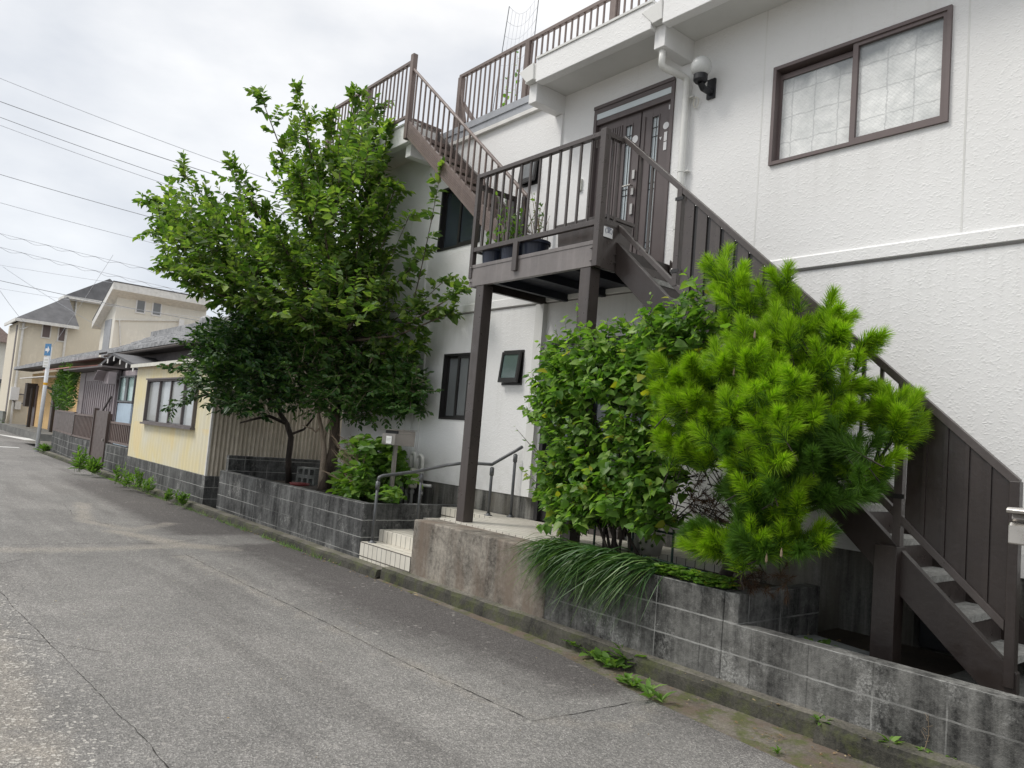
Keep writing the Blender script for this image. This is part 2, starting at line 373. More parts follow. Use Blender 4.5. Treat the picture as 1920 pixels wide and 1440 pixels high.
def mat_tile():
    n=NT('cream_tiles'); sp=n.n('ShaderNodeSeparateXYZ'); n.l(n.geo.outputs['Position'],sp.inputs[0])
    nr=n.n('ShaderNodeSeparateXYZ'); n.l(n.geo.outputs['Normal'],nr.inputs[0])
    def ln(a,per,w,o=0.): return n.math('GREATER_THAN',n.math('ABSOLUTE',n.math('SUBTRACT',n.math('MODULO',n.math('ADD',a,900*per+o),per),per/2)),per/2-w)
    tp=n.math('GREATER_THAN',n.math('ABSOLUTE',nr.outputs['Z']),.7); sd=n.math('SUBTRACT',1.,tp)
    l1=ln(sp.outputs['X'],.1,.004); l2=n.math('MULTIPLY',ln(sp.outputs['Y'],.1,.005),tp)
    l3=n.math('MULTIPLY',ln(sp.outputs['Z'],.16,.006,.02),sd)
    g=n.math('MAXIMUM',l1,n.math('MAXIMUM',l2,l3))
    c=n.mix(n.noise(6,5,.6),(.50,.47,.40),(.74,.71,.63)); c=n.mix(n.ramp(n.noise(2.5,5,.65),[(.55,0.),(.75,.5)]),c,(.30,.27,.21))
    gc=n.mix(sd,(.30,.28,.24),(.10,.09,.075))
    n.col(n.mix(g,c,gc)).rough(.45); n.bump(n.math('SUBTRACT',1.,g),.003); return n.m
M['tile']=mat_tile()
def mat_yellow(): 
    n=NT('faded_yellow_corrugated'); 
    a=n.noise(1.1,4,.5,sc=(1.2,1,1)); st=n.noise(1.,5,.6,sc=(12,12,.25))
    c=n.ramp(a,[(.3,(.66,.63,.50)),(.5,(.68,.61,.40)),(.6,(.70,.61,.35)),(.7,(.67,.63,.48))])
    c=n.mix(n.ramp(st,[(.5,0.),(.8,.35)]),c,(.50,.48,.43)); 
    sp=n.n('ShaderNodeSeparateXYZ'); n.l(n.geo.outputs['Position'],sp.inputs[0])
    pat=n.math('MULTIPLY',n.ramp(n.noise(.9,2,.4),[(.58,0.),(.63,.5)]),n.math('LESS_THAN',sp.outputs['Z'],1.4))
    c=n.mix(pat,c,(.74,.58,.28)); n.col(c).rough(.7); return n.m
M['yellowsheet']=mat_yellow()
M['beigesheet']=concrete('beige_corrugated',(.46,.41,.33),(.66,.60,.50),.6,scale=.5,fine=4)
def mat_roof():
    n=NT('grey_clay_tiles'); f=n.noise(3.5,5,.7); n.col(n.ramp(f,[(.3,(.10,.102,.106)),(.5,(.24,.243,.25)),(.7,(.42,.42,.42))])).rough(.55); return n.m
M['roof']=mat_roof()
def mat_asphalt():
    n=NT('asphalt'); at=n.n('ShaderNodeAttribute',attribute_name='wear'); 
    sp=n.n('ShaderNodeSeparateColor'); n.l(at.outputs['Color'],sp.inputs[0])
    v=n.n('ShaderNodeTexVoronoi'); v.inputs['Scale'].default_value=125; n.l(n.pos(),v.inputs['Vector'])
    sc=n.n('ShaderNodeSeparateColor'); n.l(v.outputs['Color'],sc.inputs[0])
    v2=n.n('ShaderNodeTexVoronoi'); v2.inputs['Scale'].default_value=38; n.l(n.pos(),v2.inputs['Vector'])
    s2=n.n('ShaderNodeSeparateColor'); n.l(v2.outputs['Color'],s2.inputs[0])
    big=n.noise(.6,6,.6); mid=n.noise(3.5,5,.6)
    c=n.mix(n.ramp(big,[(.3,0.),(.7,1.)]),(.165,.16,.152),(.235,.226,.213))
    c=n.mix(n.ramp(mid,[(.35,.0),(.7,.35)]),c,(.115,.111,.107))
    c=n.mix(n.ramp(n.noise(1.,4,.6,sc=(.22,1.9,1)),[(.38,.55),(.5,0.)]),c,(.12,.114,.108)); c=n.mix(n.ramp(n.noise(1.,4,.6,sc=(.3,1.5,1.)),[(.56,0.),(.72,.35)]),c,(.27,.258,.243))
    br=n.math('ADD',sp.outputs[0],n.math('MULTIPLY',n.math('SUBTRACT',n.noise(5,5,.65),.5),.9))
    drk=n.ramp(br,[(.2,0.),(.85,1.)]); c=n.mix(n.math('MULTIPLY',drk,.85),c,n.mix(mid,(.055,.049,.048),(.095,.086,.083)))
    sb=n.math('ADD',sp.outputs[1],n.math('MULTIPLY',n.math('SUBTRACT',n.noise(4,6,.7),.5),1.1))
    c=n.mix(n.ramp(sb,[(.35,0.),(.8,.9)]),c,n.mix(n.noise(60,3),(.225,.205,.178),(.32,.295,.257)))
    st=n.ramp(sc.outputs[0],[(0.,.55),(.5,.94),(.8,1.1),(.97,1.65)])
    c=n.mix(1.,c,st,'MULTIPLY')
    c=n.mix(n.math('MULTIPLY',n.math('GREATER_THAN',s2.outputs[1],.975),n.ramp(n.noise(1.2,3),[(.45,.0),(.6,.55)])),c,(.34,.325,.30))
    v3=n.n('ShaderNodeTexVoronoi'); v3.inputs['Scale'].default_value=62; n.l(n.pos((1,1,1),(0,0,.6)),v3.inputs['Vector']); s3=n.n('ShaderNodeSeparateColor'); n.l(v3.outputs['Color'],s3.inputs[0])
    c=n.mix(n.math('MULTIPLY',n.math('GREATER_THAN',s3.outputs[0],.93),n.math('MULTIPLY',sp.outputs[2],.8)),c,(.46,.44,.40))
    n.col(c).rough(.88)
    n.bump(n.math('ADD',v.outputs['Distance'],n.math('MULTIPLY',v2.outputs['Distance'],.3)),.006,.8); return n.m
M['asphalt']=mat_asphalt()
M['earth']=concrete('ground_earth',(.10,.095,.08),(.2,.19,.165),.0)
def leafmat(name,c1,c2,c3,rough=.45,trans=.35,spec=.4,odd=None):
    n=NT(name)
    r=n.geo.outputs['Random Per Island']
    c=n.ramp(r,[(0.,c1),(.55,c2),(.93,c3)] + ([(.98,c3),(.987,odd)] if odd else []))
    c=n.mix(n.ramp(n.noise(2.2,3),[(.35,.0),(.65,.45)]),c,tuple(x*.62 for x in c1))
    n.col(c).rough(rough); n.p.inputs['Specular IOR Level'].default_value=spec
    t=n.n('ShaderNodeBsdfTranslucent'); n.l(n.mix(1.,c,(1.5,1.7,.6),'MULTIPLY'),t.inputs['Color'])
    m=n.n('ShaderNodeMixShader'); m.inputs[0].default_value=trans
    n.l(n.p.outputs[0],m.inputs[1]); n.l(t.outputs[0],m.inputs[2]); n.l(m.outputs[0],n.out.inputs[0]); return n.m
M['leaf_tall']=leafmat('tall_tree_leaves',(.06,.125,.028),(.135,.225,.05),(.28,.37,.095),.45,.45)
M['leaf_dark']=leafmat('glossy_dark_leaves',(.022,.065,.02),(.042,.105,.028),(.12,.22,.045),.36,.2,.4)
M['leaf_mid']=leafmat('glossy_mid_leaves',(.04,.10,.026),(.065,.145,.034),(.14,.24,.055),.36,.25,.4)
M['leaf_hyd']=leafmat('hydrangea_leaves',(.075,.16,.03),(.125,.24,.045),(.24,.38,.07),.5,.35)
M['leaf_shrub']=leafmat('shrub_leaves',(.08,.18,.032),(.165,.295,.055),(.29,.42,.10),.42,.45,.4,odd=(.45,.42,.05))
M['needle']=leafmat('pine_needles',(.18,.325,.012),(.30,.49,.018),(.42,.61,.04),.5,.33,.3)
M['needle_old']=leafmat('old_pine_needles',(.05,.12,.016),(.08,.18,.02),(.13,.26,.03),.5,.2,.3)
M['needle_dead']=leafmat('dead_needles',(.05,.03,.02),(.09,.055,.035),(.13,.08,.05),.8,.1,.2)
M['grass']=leafmat('grass_blades',(.03,.085,.022),(.065,.15,.035),(.17,.27,.08),.4,.25,.45)
M['weed']=leafmat('weed_leaves',(.09,.18,.03),(.14,.26,.05),(.22,.34,.09),.55,.35)
M['hedge']=leafmat('hedge_leaves',(.03,.08,.015),(.06,.14,.02),(.11,.2,.03),.6,.25)
M['litter']=leafmat('dry_litter',(.16,.10,.05),(.28,.2,.11),(.4,.33,.2),.8,.1)
# ================================================================ SETTING
g=MB(); g.quad((-900,-900,-.03),(900,-900,-.03),(900,900,-.03),(-900,900,-.03)); struct('ground',g,M['earth'])
def make_road():
    def seg(px,py,pts):
        d=np.full(px.shape,1e9)
        for (ax,ay),(bx,by) in zip(pts[:-1],pts[1:]):
            L=(bx-ax)**2+(by-ay)**2; t=np.clip(((px-ax)*(bx-ax)+(py-ay)*(by-ay))/L,0,1)
            d=np.minimum(d,np.hypot(px-ax-t*(bx-ax),py-ay-t*(by-ay)))
        return d
    xs=np.concatenate([np.arange(-120,-30,3.),np.arange(-30,-14,.5),np.arange(-14,1,.12),np.arange(1,14,1.)])
    ys=np.concatenate([np.arange(-14,-1,1.5),np.arange(-1,4.6,.1)])
    def edge(x): return np.interp(x,[-120,-31,-21,-15.6,-12.2,-8.4,-5.7,-4.4,-3.3,-2.2,0,14],[4.62,4.5,4.42,4.38,4.5,4.47,4.39,4.33,4.14,4.02,3.9,3.8])
    X,Y=np.meshgrid(xs,ys); Yc=np.minimum(Y,edge(X)); n=len(xs)
    vs=[(x,y,0) for x,y in zip(X.ravel(),Yc.ravel())]
    fs=[(j*n+i,j*n+i+1,(j+1)*n+i+1,(j+1)*n+i) for j in range(len(ys)-1) for i in range(n-1)]
    fs=[f for f in fs if len({vs[k] for k in f})==4]
    me=bpy.data.meshes.new('road'); me.from_pydata(vs,[],fs); o=bpy.data.objects.new('road',me); C.objects.link(o); o['kind']='structure'
    me.materials.append(M['asphalt'])
    x=X.ravel(); y=Yc.ravel()
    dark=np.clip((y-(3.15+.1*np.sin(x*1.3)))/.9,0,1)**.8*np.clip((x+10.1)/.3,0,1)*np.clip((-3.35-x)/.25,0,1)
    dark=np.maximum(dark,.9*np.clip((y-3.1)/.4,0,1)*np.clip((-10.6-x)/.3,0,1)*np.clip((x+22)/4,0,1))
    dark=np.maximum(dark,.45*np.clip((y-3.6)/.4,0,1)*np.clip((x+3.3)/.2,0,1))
    sand=np.clip(1-seg(x,y,[(-9.9,1.0),(-9.8,2.2),(-9.9,3.1),(-9.6,3.6)])/.45,0,1)*.75
    sand=np.maximum(sand,np.clip(1-seg(x,y,[(-11.2,2.7),(-10.2,3.1),(-9.8,3.4)])/.35,0,1)*.95)
    sand=np.maximum(sand,.8*np.clip(1-seg(x,y,[(-14.5,2.9),(-12.3,2.5),(-11.3,2.9),(-12.,3.6)])/.3,0,1))
    sand=np.maximum(sand,np.clip((1.15-y)/.35,0,1)*np.clip((x+9)/1.,0,1)*.62)
    sand=np.maximum(sand,np.clip(1-seg(x,y,[(-9.2,2.95),(-5.6,3.05),(-3.4,3.15)])/.28,0,1)*.55)
    sand=np.maximum(sand,np.clip(1-seg(x,y,[(-3.3,3.2),(-3.0,3.6),(-3.3,4.1)])/.3,0,1)*.5)
    at=me.color_attributes.new('wear','FLOAT_COLOR','POINT')
    at.data.foreach_set('color',np.stack([dark,sand,np.clip((1.25-y)/.25,.22,1)*(1-.8*dark),1+0*dark],1).astype('f4').ravel())
    # back lane beyond the fence corner
    b=MB(); b.quad((-75,4.3,-.005),(-30.4,4.3,-.005),(-30.4,7.0,-.005),(-75,7.0,-.005))
    l=b.build('side_road',M['asphalt']); l['kind']='structure'
    m=MB(); m.quad((-44.5,4.6,.004),(-36.2,5.55,.004),(-37.2,6.35,.004),(-40.2,5.95,.004)); 
    struct('road_marking',m,M['paint'])
    m=MB(); m.quad((-32.2,2.2,.004),(-31.8,2.2,.004),(-31.8,4.2,.004),(-32.2,4.2,.004)); struct('road_marking',m,M['paint'])
    ck=MB()
    def crack(pts,w,j):
        P=[]
        for (ax,ay),(bx,by) in zip(pts[:-1],pts[1:]):
            k=max(2,int(math.hypot(bx-ax,by-ay)/.05))
            for i in range(k): P.append((ax+(bx-ax)*i/k,ay+(by-ay)*i/k))
        P.append(pts[-1]); P=np.array(P); off=np.cumsum(rng.normal(0,j*.55,(len(P),2)),0); off-=np.linspace(0,1,len(P))[:,None]*off[-1]; P=P+off
        d=np.gradient(P,axis=0); nn=np.stack([-d[:,1],d[:,0]],1); nn/=np.linalg.norm(nn,axis=1)[:,None]+1e-9
        ww=w*.55*np.abs(rng.normal(.5,.5,len(P)))[:,None]+.0004
        vs=[(*p,.003) for p in P+nn*ww]+[(*p,.003) for p in P-nn*ww]; k=len(P)
        ck.add(vs,[(i,i+1,k+i+1,k+i) for i in range(k-1)])
    crack([(-9.28,3.0),(-7.4,3.03),(-5.58,3.08),(-4.3,3.1),(-3.36,3.16)],.006,.006)
    crack([(-3.36,3.16),(-3.34,3.45),(-3.32,3.95),(-3.29,4.13)],.008,.006)
    crack([(-10.22,.4),(-10.22,1.28),(-10.22,2.6),(-10.08,3.0),(-10.38,3.48)],.010,.008)
    crack([(-8.97,.6),(-9.0,1.15),(-9.37,1.47),(-9.2,2.96)],.006,.008)
    crack([(-9.6,.9),(-7.83,1.02),(-6.38,1.09),(-5.52,1.14),(-3.83,1.22),(-2.5,1.3)],.0034,.006)
    crack([(-6.9,-.2),(-6.6,.6),(-6.0,1.1),(-5.6,1.4)],.003,.008)
    crack([(-14.3,2.6),(-12.9,2.5),(-11.6,2.8)],.006,.008)
    struct('road_crack',ck,M['crack'])
make_road()
# gutter slab and kerb
def strip(name,pts_out,pts_in,z0,z1,m,n=1,bevel=0):
    b=MB(); k=len(pts_out)
    vs=[(x,y,z0) for x,y in pts_out]+[(x,y,z1) for x,y in pts_in]; b.add(vs,[(i,i+1,k+i+1,k+i) for i in range(k-1)])
    return struct(name,b,m)
gx=[-30,-21,-15.6,-12.2,-8.4,-5.7,-4.4,-3.3,-2.2,0,6]; gy=[4.4,4.35,4.3,4.42,4.38,4.3,4.24,4.05,3.93,3.8,3.75]
strip('gutter',list(zip(gx,gy)),[(x,4.62) for x in gx],-.008,.012,M['gutter'])
def kerb(x0,x1,yf,h,end=True):
    n=int((x1-x0)/.12); xs=np.linspace(x0,x1,n+1); b=MB(); vs=[]
    for x in xs:
        j=rng.normal(0,.004,4); ch=max(0,.02*math.sin(x*2.1)+.012*math.sin(x*7.3)+rng.normal(0,.008))
        prof=[(yf+.0+j[0]-.005,-.01),(yf+.004+j[1]+ch*.6,h*.72),(yf+.022+ch+j[2]*.6,h*.98+j[3]*.2),(yf+.05+ch,h+j[3]*.3),(4.605,h+.006)]
        vs+=[(x,y,z) for y,z in prof]
    fs=[(i*5+k,i*5+k+1,(i+1)*5+k+1,(i+1)*5+k) for i in range(n) for k in range(4)]+[(4,3,2,1,0),tuple(n*5+k for k in range(5))]
    b.add(vs,fs); o=struct('kerb',b,M['kerb']); o.data.materials.append(M['kerbface'])
    for p in o.data.polygons:
        if p.index>=n*4 or p.index%4<2: p.material_index=1
    return o
kerb(-29.5,-7.42,4.44,.10); kerb(-7.40,-2.35,4.49,.13); kerb(-2.33,5,4.44,.13)
# soil and paving behind the walls
b=MB(); b.quad((-13,4.7,.6),(-8.2,4.7,.6),(-8.2,6.1,.62),(-13,6.1,.62)); struct('soil',b,M['soil'])
b=MB(); b.quad((-4.75,4.7,.66),(-3.06,4.7,.66),(-3.06,5.62,.66),(-4.75,5.62,.66)); struct('soil',b,M['soil'])
b=MB(); b.quad((-3.05,4.7,.33),(-1.95,4.7,.33),(-1.95,6.11,.35),(-3.05,6.11,.35)); struct('soil',b,M['soil'])
b=MB(); b.box(-1.98,6,4.7,6.11,.1,.36); struct('pavement',b,M['slab'])
b=MB(); b.quad((-36,4.8,.12),(-13.7,4.8,.12),(-13.7,12,.12),(-36,12,.12)); struct('yard',b,M['earth'])
# ================================================================ WHITE BUILDING
YF=6.1
bld=thing('apartment_house','white stucco two storey house with flat roof, brown windows and outside stairs','house',(-5,YF,0))
bx=[-2.361,-3.9]
holes=dict(big=(-3.90,-2.362,4.345,5.285),small=(-7.5,-7.16,4.88,5.262),door=(-6.245,-5.07,3.42,5.568),left=(-9.32,-8.3,4.30,5.24),
           w1=(-8.885,-8.25,1.857,2.77),w2=(-7.555,-7.165,2.325,2.765),ldoor=(-6.75,-5.15,.735,2.85),vent=(-2.47,-2.16,.34,.62))
def facade():
    b=MB(); hs=[h for k,h in holes.items() if k not in('vent',)]
    X0,X1,Z0,Z1=-11.75,4.,.98,6.12
    xs=sorted({X0,X1}|{v for h in hs for v in h[:2]}); zs=sorted({Z0,Z1}|{v for h in hs for v in h[2:] if v>Z0})
    for i in range(len(xs)-1):
        for j in range(len(zs)-1):
            cx,cz=(xs[i]+xs[i+1])/2,(zs[j]+zs[j+1])/2
            if any(h[0]<cx<h[1] and h[2]<cz<h[3] for h in hs): continue
            b.quad((xs[i],YF,zs[j]),(xs[i+1],YF,zs[j]),(xs[i+1],YF,zs[j+1]),(xs[i],YF,zs[j+1]))
    D=.16
    for x0,x1,z0,z1 in hs:
        z0=max(z0,Z0)
        b.quad((x0,YF,z0),(x0,YF,z1),(x0,YF+D,z1),(x0,YF+D,z0)); b.quad((x1,YF,z0),(x1,YF+D,z0),(x1,YF+D,z1),(x1,YF,z1))
        b.quad((x0,YF,z1),(x1,YF,z1),(x1,YF+D,z1),(x0,YF+D,z1))
        if z0>Z0: b.quad((x0,YF,z0),(x0,YF+D,z0),(x1,YF+D,z0),(x1,YF,z0))
        b.quad((x0-.02,YF+D,z0-.02),(x1+.02,YF+D,z0-.02),(x1+.02,YF+D,z1+.02),(x0-.02,YF+D,z1+.02))
    b.quad((X0,YF,Z0),(X0,YF,Z1),(X0,14,Z1),(X0,14,Z0)); b.quad((X1,YF,Z0),(X1,14,Z0),(X1,14,Z1),(X1,YF,Z1))
    b.quad((X0,14,Z0),(X0,14,Z1),(X1,14,Z1),(X1,14,Z0)); b.quad((X0,YF,Z1),(X1,YF,Z1),(X1,14,Z1),(X0,14,Z1))
    b.quad((X0,YF,Z0),(X1,YF,Z0),(X1,YF+.03,Z0),(X0,YF+.03,Z0))
    return b.build('wall',M['stucco'],bld)
wall=facade()
b=MB(); 
for x0,x1 in ((-11.74,-6.75),(-5.15,-2.47),(-2.16,3.99)): b.box(x0,x1,YF+.012,YF+.2,0,.985)
b.box(-2.47,-2.16,YF+.012,YF+.2,.62,.985); b.box(-2.47,-2.16,YF+.012,YF+.2,0,.34); b.box(-2.5,-2.1,YF+.15,YF+.19,.3,.7)
b.build('plinth',M['plinth'],bld)
part(MB().box(-2.462,-2.168,YF+.10,YF+.14,.35,.61).build('vent_hatch',M['black'],bld),'black hatch low in the plinth under the stairs')
b=MB(); b.prism([(YF+.01,3.325),(YF-.028,3.335),(YF-.028,3.43),(YF-.012,3.445),(YF+.01,3.45)],'x',-11.75,4); b.build('ledge_band',M['stucco'],bld)
MB().box(-11.75,4,YF-.008,YF+.005,3.312,3.324).build('ledge_shade_strip',M['strip'],bld)  # grey strip painting in the shaded lower edge of the ledge
for i,(x0,x1) in enumerate(((-12.35,-9.47),(-6.72,-4.985),(-4.835,4.2))):
    e=MB().box(*((-6.93,-4.87) if i==1 else (-4.868,4.2) if i==2 else (x0-.05,x1)),5.56,YF-.002,5.90,6.10).build('eave',M['soffit'],bld)
    MB().box(x0-.002,x1+.002,5.545,5.66,5.85,6.128).build('fascia',M['stucco'],e,bevel=.006)
    MB().box(x0-.006,x1+.006,5.53,5.70,6.129,6.155).build('coping',M['soffit'],e)
for x in (-9.62,-6.85,-4.925):
    br=MB(); br.prism([(5.625,5.665),(YF+.01,5.665),(YF+.01,5.899),(5.625,5.899)],'x',x-.068,x+.068); br.build('bracket',M['stucco'],bld,bevel=.005)
    MB().box(x-.07,x+.07,YF-.032,YF+.01,3.46 if x>-9 else .99,5.66).build('pilaster',M['stucco'],bld)
for x in (-6.85,-4.925):
    s=MB().prism([(x-.19,6.06),(x+.07,6.11),(x+.09,5.90),(x-.03,5.89)],'y',5.535,5.62); s.build('rain_outlet',M['soffit'],bld,bevel=.006)
MB().box(-6.94,-6.80,YF-.07,YF+.01,.99,3.30).build('pilaster',M['soffit'],bld)
MB().box(-9.44,-9.36,YF-.03,YF+.01,.99,3.30).build('pilaster',M['stucco'],bld)
b=MB(); b.box(-9.46,-6.93,YF-.02,YF+.1,5.905,6.125); b.box(-9.46,-6.93,YF-.035,YF+.02,6.02,6.05); b.build('parapet',M['greypaint'],bld)
MB().box(-9.46,-6.93,YF-.055,YF+.01,5.85,5.90).build('coping_strip',M['whitetrim'],bld)
for x in (-4.02,-2.25): MB().box(x,x+.014,YF-.002,YF+.003,3.46,6.1).build('caulked_joint',M['soffit'],bld)
# ---- windows
def frame_boxes(b,x0,x1,z0,z1,w,y0,y1):
    b.box(x0,x0+w,y0,y1,z0,z1); b.box(x1-w,x1,y0,y1,z0,z1); b.box(x0+w,x1-w,y0+.001,y1,z0,z0+w); b.box(x0+w,x1-w,y0+.001,y1,z1-w,z1); return b
def slider(h,name,fm,gm,split,yo=.0,w=.035,top=0.,label=None):
    x0,x1,z0,z1=h; b=frame_boxes(MB(),x0,x1,z0,z1,w,YF-.015+yo,YF+.10)
    if top: b.box(x0+w,split,YF+.06,YF+.09,z1-w-top,z1-w-.02)
    f=b.build('window',fm,bld); 
    if label: part(f,label)
    b=frame_boxes(MB(),split-.03,x1-w*.6,z0+w*.6,z1-w*.6,.045,YF+.0+yo,YF+.04); b.build('sash',fm,f)
    MB().box(split,x1-w,YF+.02,YF+.026,z0+w,z1-w).build('pane',gm,f)
    b=frame_boxes(MB(),x0+w*.5,split+.03,z0+w*.5,z1-w*.5-top,.04,YF+.05,YF+.085); b.build('sash',fm,f)
    MB().box(x0+w,split,YF+.065,YF+.071,z0+w,z1-w-top).build('pane',gm,f); return f
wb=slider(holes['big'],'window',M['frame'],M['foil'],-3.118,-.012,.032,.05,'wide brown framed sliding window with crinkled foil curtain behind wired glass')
vb=MB()
for i in range(26): 
    x=-3.84+i*.027; vb.box(x,x+.008,YF+.052,YF+.058,5.185,5.215)
vb.build('vent_slots',M['whitetrim'],wb)
slider(holes['w1'],'window',M['frame_dk'],M['glassgrey'],-8.53,0,.03,0,'tall dark sliding window with frosted grey panes on the ground floor')
slider(holes['left'],'window',M['frame_dk'],M['glassdark'],-8.82,0,.035,0,'dark sliding window under the roof stairs')
def awning(h,gm,ang,label):
    x0,x1,z0,z1=h; f=part(frame_boxes(MB(),x0,x1,z0,z1,.028,YF-.012,YF+.10).build('window',M['frame_dk'],bld),label)
    MB().box(x0,x1,YF+.10,YF+.11,z0,z1).build('dark_backing',M['black'],f)
    a=math.radians(ang); b=MB(); p=MB(); L=z1-z0-.05
    def P(x,t,o): return (x,YF-.02-math.sin(a)*t-math.cos(a)*o,z1-.025-math.cos(a)*t+math.sin(a)*o)
    def bx(m,xa,xb,ta,tb,oa,ob):
        m.add([P(x,t,o) for o in (oa,ob) for t in (ta,tb) for x in (xa,xb)],[(0,2,3,1),(4,5,7,6),(0,1,5,4),(2,6,7,3),(0,4,6,2),(1,3,7,5)])
    X0,X1=x0+.015,x1-.015
    bx(b,X0,X0+.035,0,L,0,.03); bx(b,X1-.035,X1,0,L,0,.03); bx(b,X0+.035,X1-.035,0,.035,0,.03); bx(b,X0+.035,X1-.035,L-.055,L,0,.03)
    bx(p,X0+.03,X1-.03,.03,L-.05,.012,.017)
    b.build('sash',M['frame_dk'],f); p.build('pane',gm,f); return f
awning(holes['w2'],M['glassgreen'],6,'small top hung window tilted open on the ground floor')
awning(holes['small'],M['glassgrey'],6,'small top hung window tilted open beside the upper door')
# ---- upper entrance door
x0,x1,z0,z1=holes['door']
b=MB(); yd=YF+.03
b.box(x0,x0+.045,YF-.018,YF+.12,z0,z1); b.box(x1-.045,x1,YF-.018,YF+.12,z0,z1); b.box(x0+.045,x1-.045,YF-.017,YF+.12,z1-.075,z1)
b.box(x0+.045,x1-.045,YF-.010,YF+.12,5.36,5.424); b.box(x0+.045,x1-.045,YF-.005,YF+.12,5.424,5.4995); b.box(x0,x1,YF-.03,YF-.012,z1-.02,z1+.02)
dr=part(b.build('entrance_door',M['door'],bld,bevel=.003),'dark brown double entrance door with leaded glass strips on the upper landing')
MB().box(x0+.045,x1-.045,YF-.013,YF-.006,5.425,5.497).build('transom_pane',M['glassdoor'],dr)
def leaf(xa,xb,gl,grooves):
    b=MB(); zt=5.36
    xs=[xa]+[v for g in gl for v in g]+[xb]
    zb,zg=z0+.12,5.245
    for i in range(0,len(xs),2): b.box(xs[i],xs[i+1],yd,yd+.045,z0,zt)
    for a,c in gl: b.box(a,c,yd+.001,yd+.045,z0,zb); b.box(a,c,yd+.001,yd+.045,zg,zt); frame_boxes(b,a-.012,c+.012,zb-.012,zg+.012,.014,yd-.008,yd+.01)
    for gx_ in grooves: b.box(gx_,gx_+.022,yd-.012,yd+.001,z0+.14,zg+.03)
    l=b.build('door_leaf',M['door'],dr,bevel=.002)
    for a,c in gl:
        MB().box(a,c,yd+.018,yd+.024,zb,zg).build('glass_strip',M['glassdoor'],dr)
    q=MB()
    for a,c in gl:
        m=(a+c)/2; q.box(m-.003,m+.003,yd+.012,yd+.018,zb,zg)
        for z in (zb+.25,zb+.32,zb+.9,zb+.97,zg-.22,zg-.12): q.box(a,c,yd+.011,yd+.017,z,z+.006)
    q.build('leading',M['frame_dk'],dr)
leaf(-6.198,-5.553,[(-6.12,-6.04),(-5.765,-5.67)],[-5.98,-5.945,-5.91,-5.875,-5.84])
leaf(-5.535,-5.117,[(-5.385,-5.293)],[-5.50])
b=MB()
b.box(-5.61,-5.575,yd-.02,yd-.001,4.60,4.70); b.box(-5.61,-5.575,yd-.02,yd-.001,4.20,4.32); b.box(-5.61,-5.575,yd-.02,yd-.001,4.42,4.5)
pieces(b,'lock_plate',M['steel'],dr)
b=MB(); b.tube([(-5.59,yd-.02,4.52),(-5.59,yd-.06,4.52),(-5.70,yd-.06,4.52)],.009); b.build('door_handle',M['steel'],dr)
b=MB()
for cx,cz,r in ((-5.62,5.06,.045),(-5.19,5.10,.04),(-6.14,5.46,.022)):
    b.add([(cx,yd-.003,cz)]+[(cx+r*math.cos(t),yd-.003,cz+r*math.sin(t)) for t in np.linspace(0,2*math.pi,17)[:-1]],[(0,i+1,(i+1)%16+1) for i in range(16)])
for xa,xb,za,zb in ((-5.165,-5.125,5.27,5.32),(-5.205,-5.165,4.93,5.03),(-5.205,-5.165,4.83,4.92)): b.box(xa,xb,yd-.006,yd-.001,za,zb)
b.add([(-5.27,yd-.004,4.99),(-5.235,yd-.004,4.99),(-5.252,yd-.004,4.955)],[(0,1,2)])
pieces(b,'door_sticker',M['signwhite'],dr)
b=MB()
for z in (3.62,4.42,5.14): b.box(-5.128,-5.112,yd-.02,yd+.01,z,z+.12)
for z in (3.75,4.0,5.10): b.box(-6.205,-6.185,yd-.02,yd+.01,z,z+.12)
pieces(b,'hinge',M['steelp'],dr)
# ---- ground floor entrance
x0,x1,z0,z1=holes['ldoor']
b=MB(); b.box(x0,x0+.06,YF-.012,YF+.13,z0,z1); b.box(x1-.06,x1,YF-.012,YF+.13,z0,z1); b.box(x0+.06,x1-.06,YF-.011,YF+.13,z1-.05,z1); b.box(x0+.06,x1-.06,YF-.005,YF+.13,2.42,2.47)
b.box(-6.0,-5.95,YF+.0,YF+.1,z0,2.42)
b.box(x0+.06,x1-.06,YF+.04,YF+.08,z0,1.55)
ld=part(b.build('entrance_door',M['frame_dk'],bld),'dark framed ground floor entrance door behind the leafy shrub')
MB().box(x0+.06,x1-.06,YF+.05,YF+.06,2.47,z1-.05).build('transom_pane',M['glassgrey'],ld)
MB().box(x0+.06,x1-.06,YF+.05,YF+.06,1.55,2.42).build('glass_pane',M['glassdark'],ld)
# ---- downpipe, intercom
b=MB(); b.tube([(-4.93,5.69,5.70),(-4.93,5.69,5.52),(-4.928,5.72,5.495),(-4.90,5.99,5.50),(-4.885,6.03,5.48),(-4.875,6.035,5.42),(-4.875,6.04,4.2),(-4.875,6.04,3.52),(-4.87,6.02,3.46),(-4.82,5.96,3.44)],.036,12)
dp=part(b.build('downpipe',M['whitepvc'],bld,smooth=True),'white drainpipe running down beside the upper door')
b=MB()
for z in (5.28,4.5,3.9): b.tube([(-4.875,6.04,z-.012),(-4.875,6.04,z+.012)],.041,12); b.box(-4.86,-4.80,6.05,6.09,z-.006,z+.006)
b.build('pipe_clip',M['whitepvc'],dp)
ic=MB().box(-6.425,-6.365,YF-.03,YF+.002,4.62,4.76).build('intercom',M['greybox'],bld,bevel=.004)
MB().box(-6.41,-6.38,YF-.034,YF-.03,4.70,4.73).build('intercom_lens',M['black'],ic)
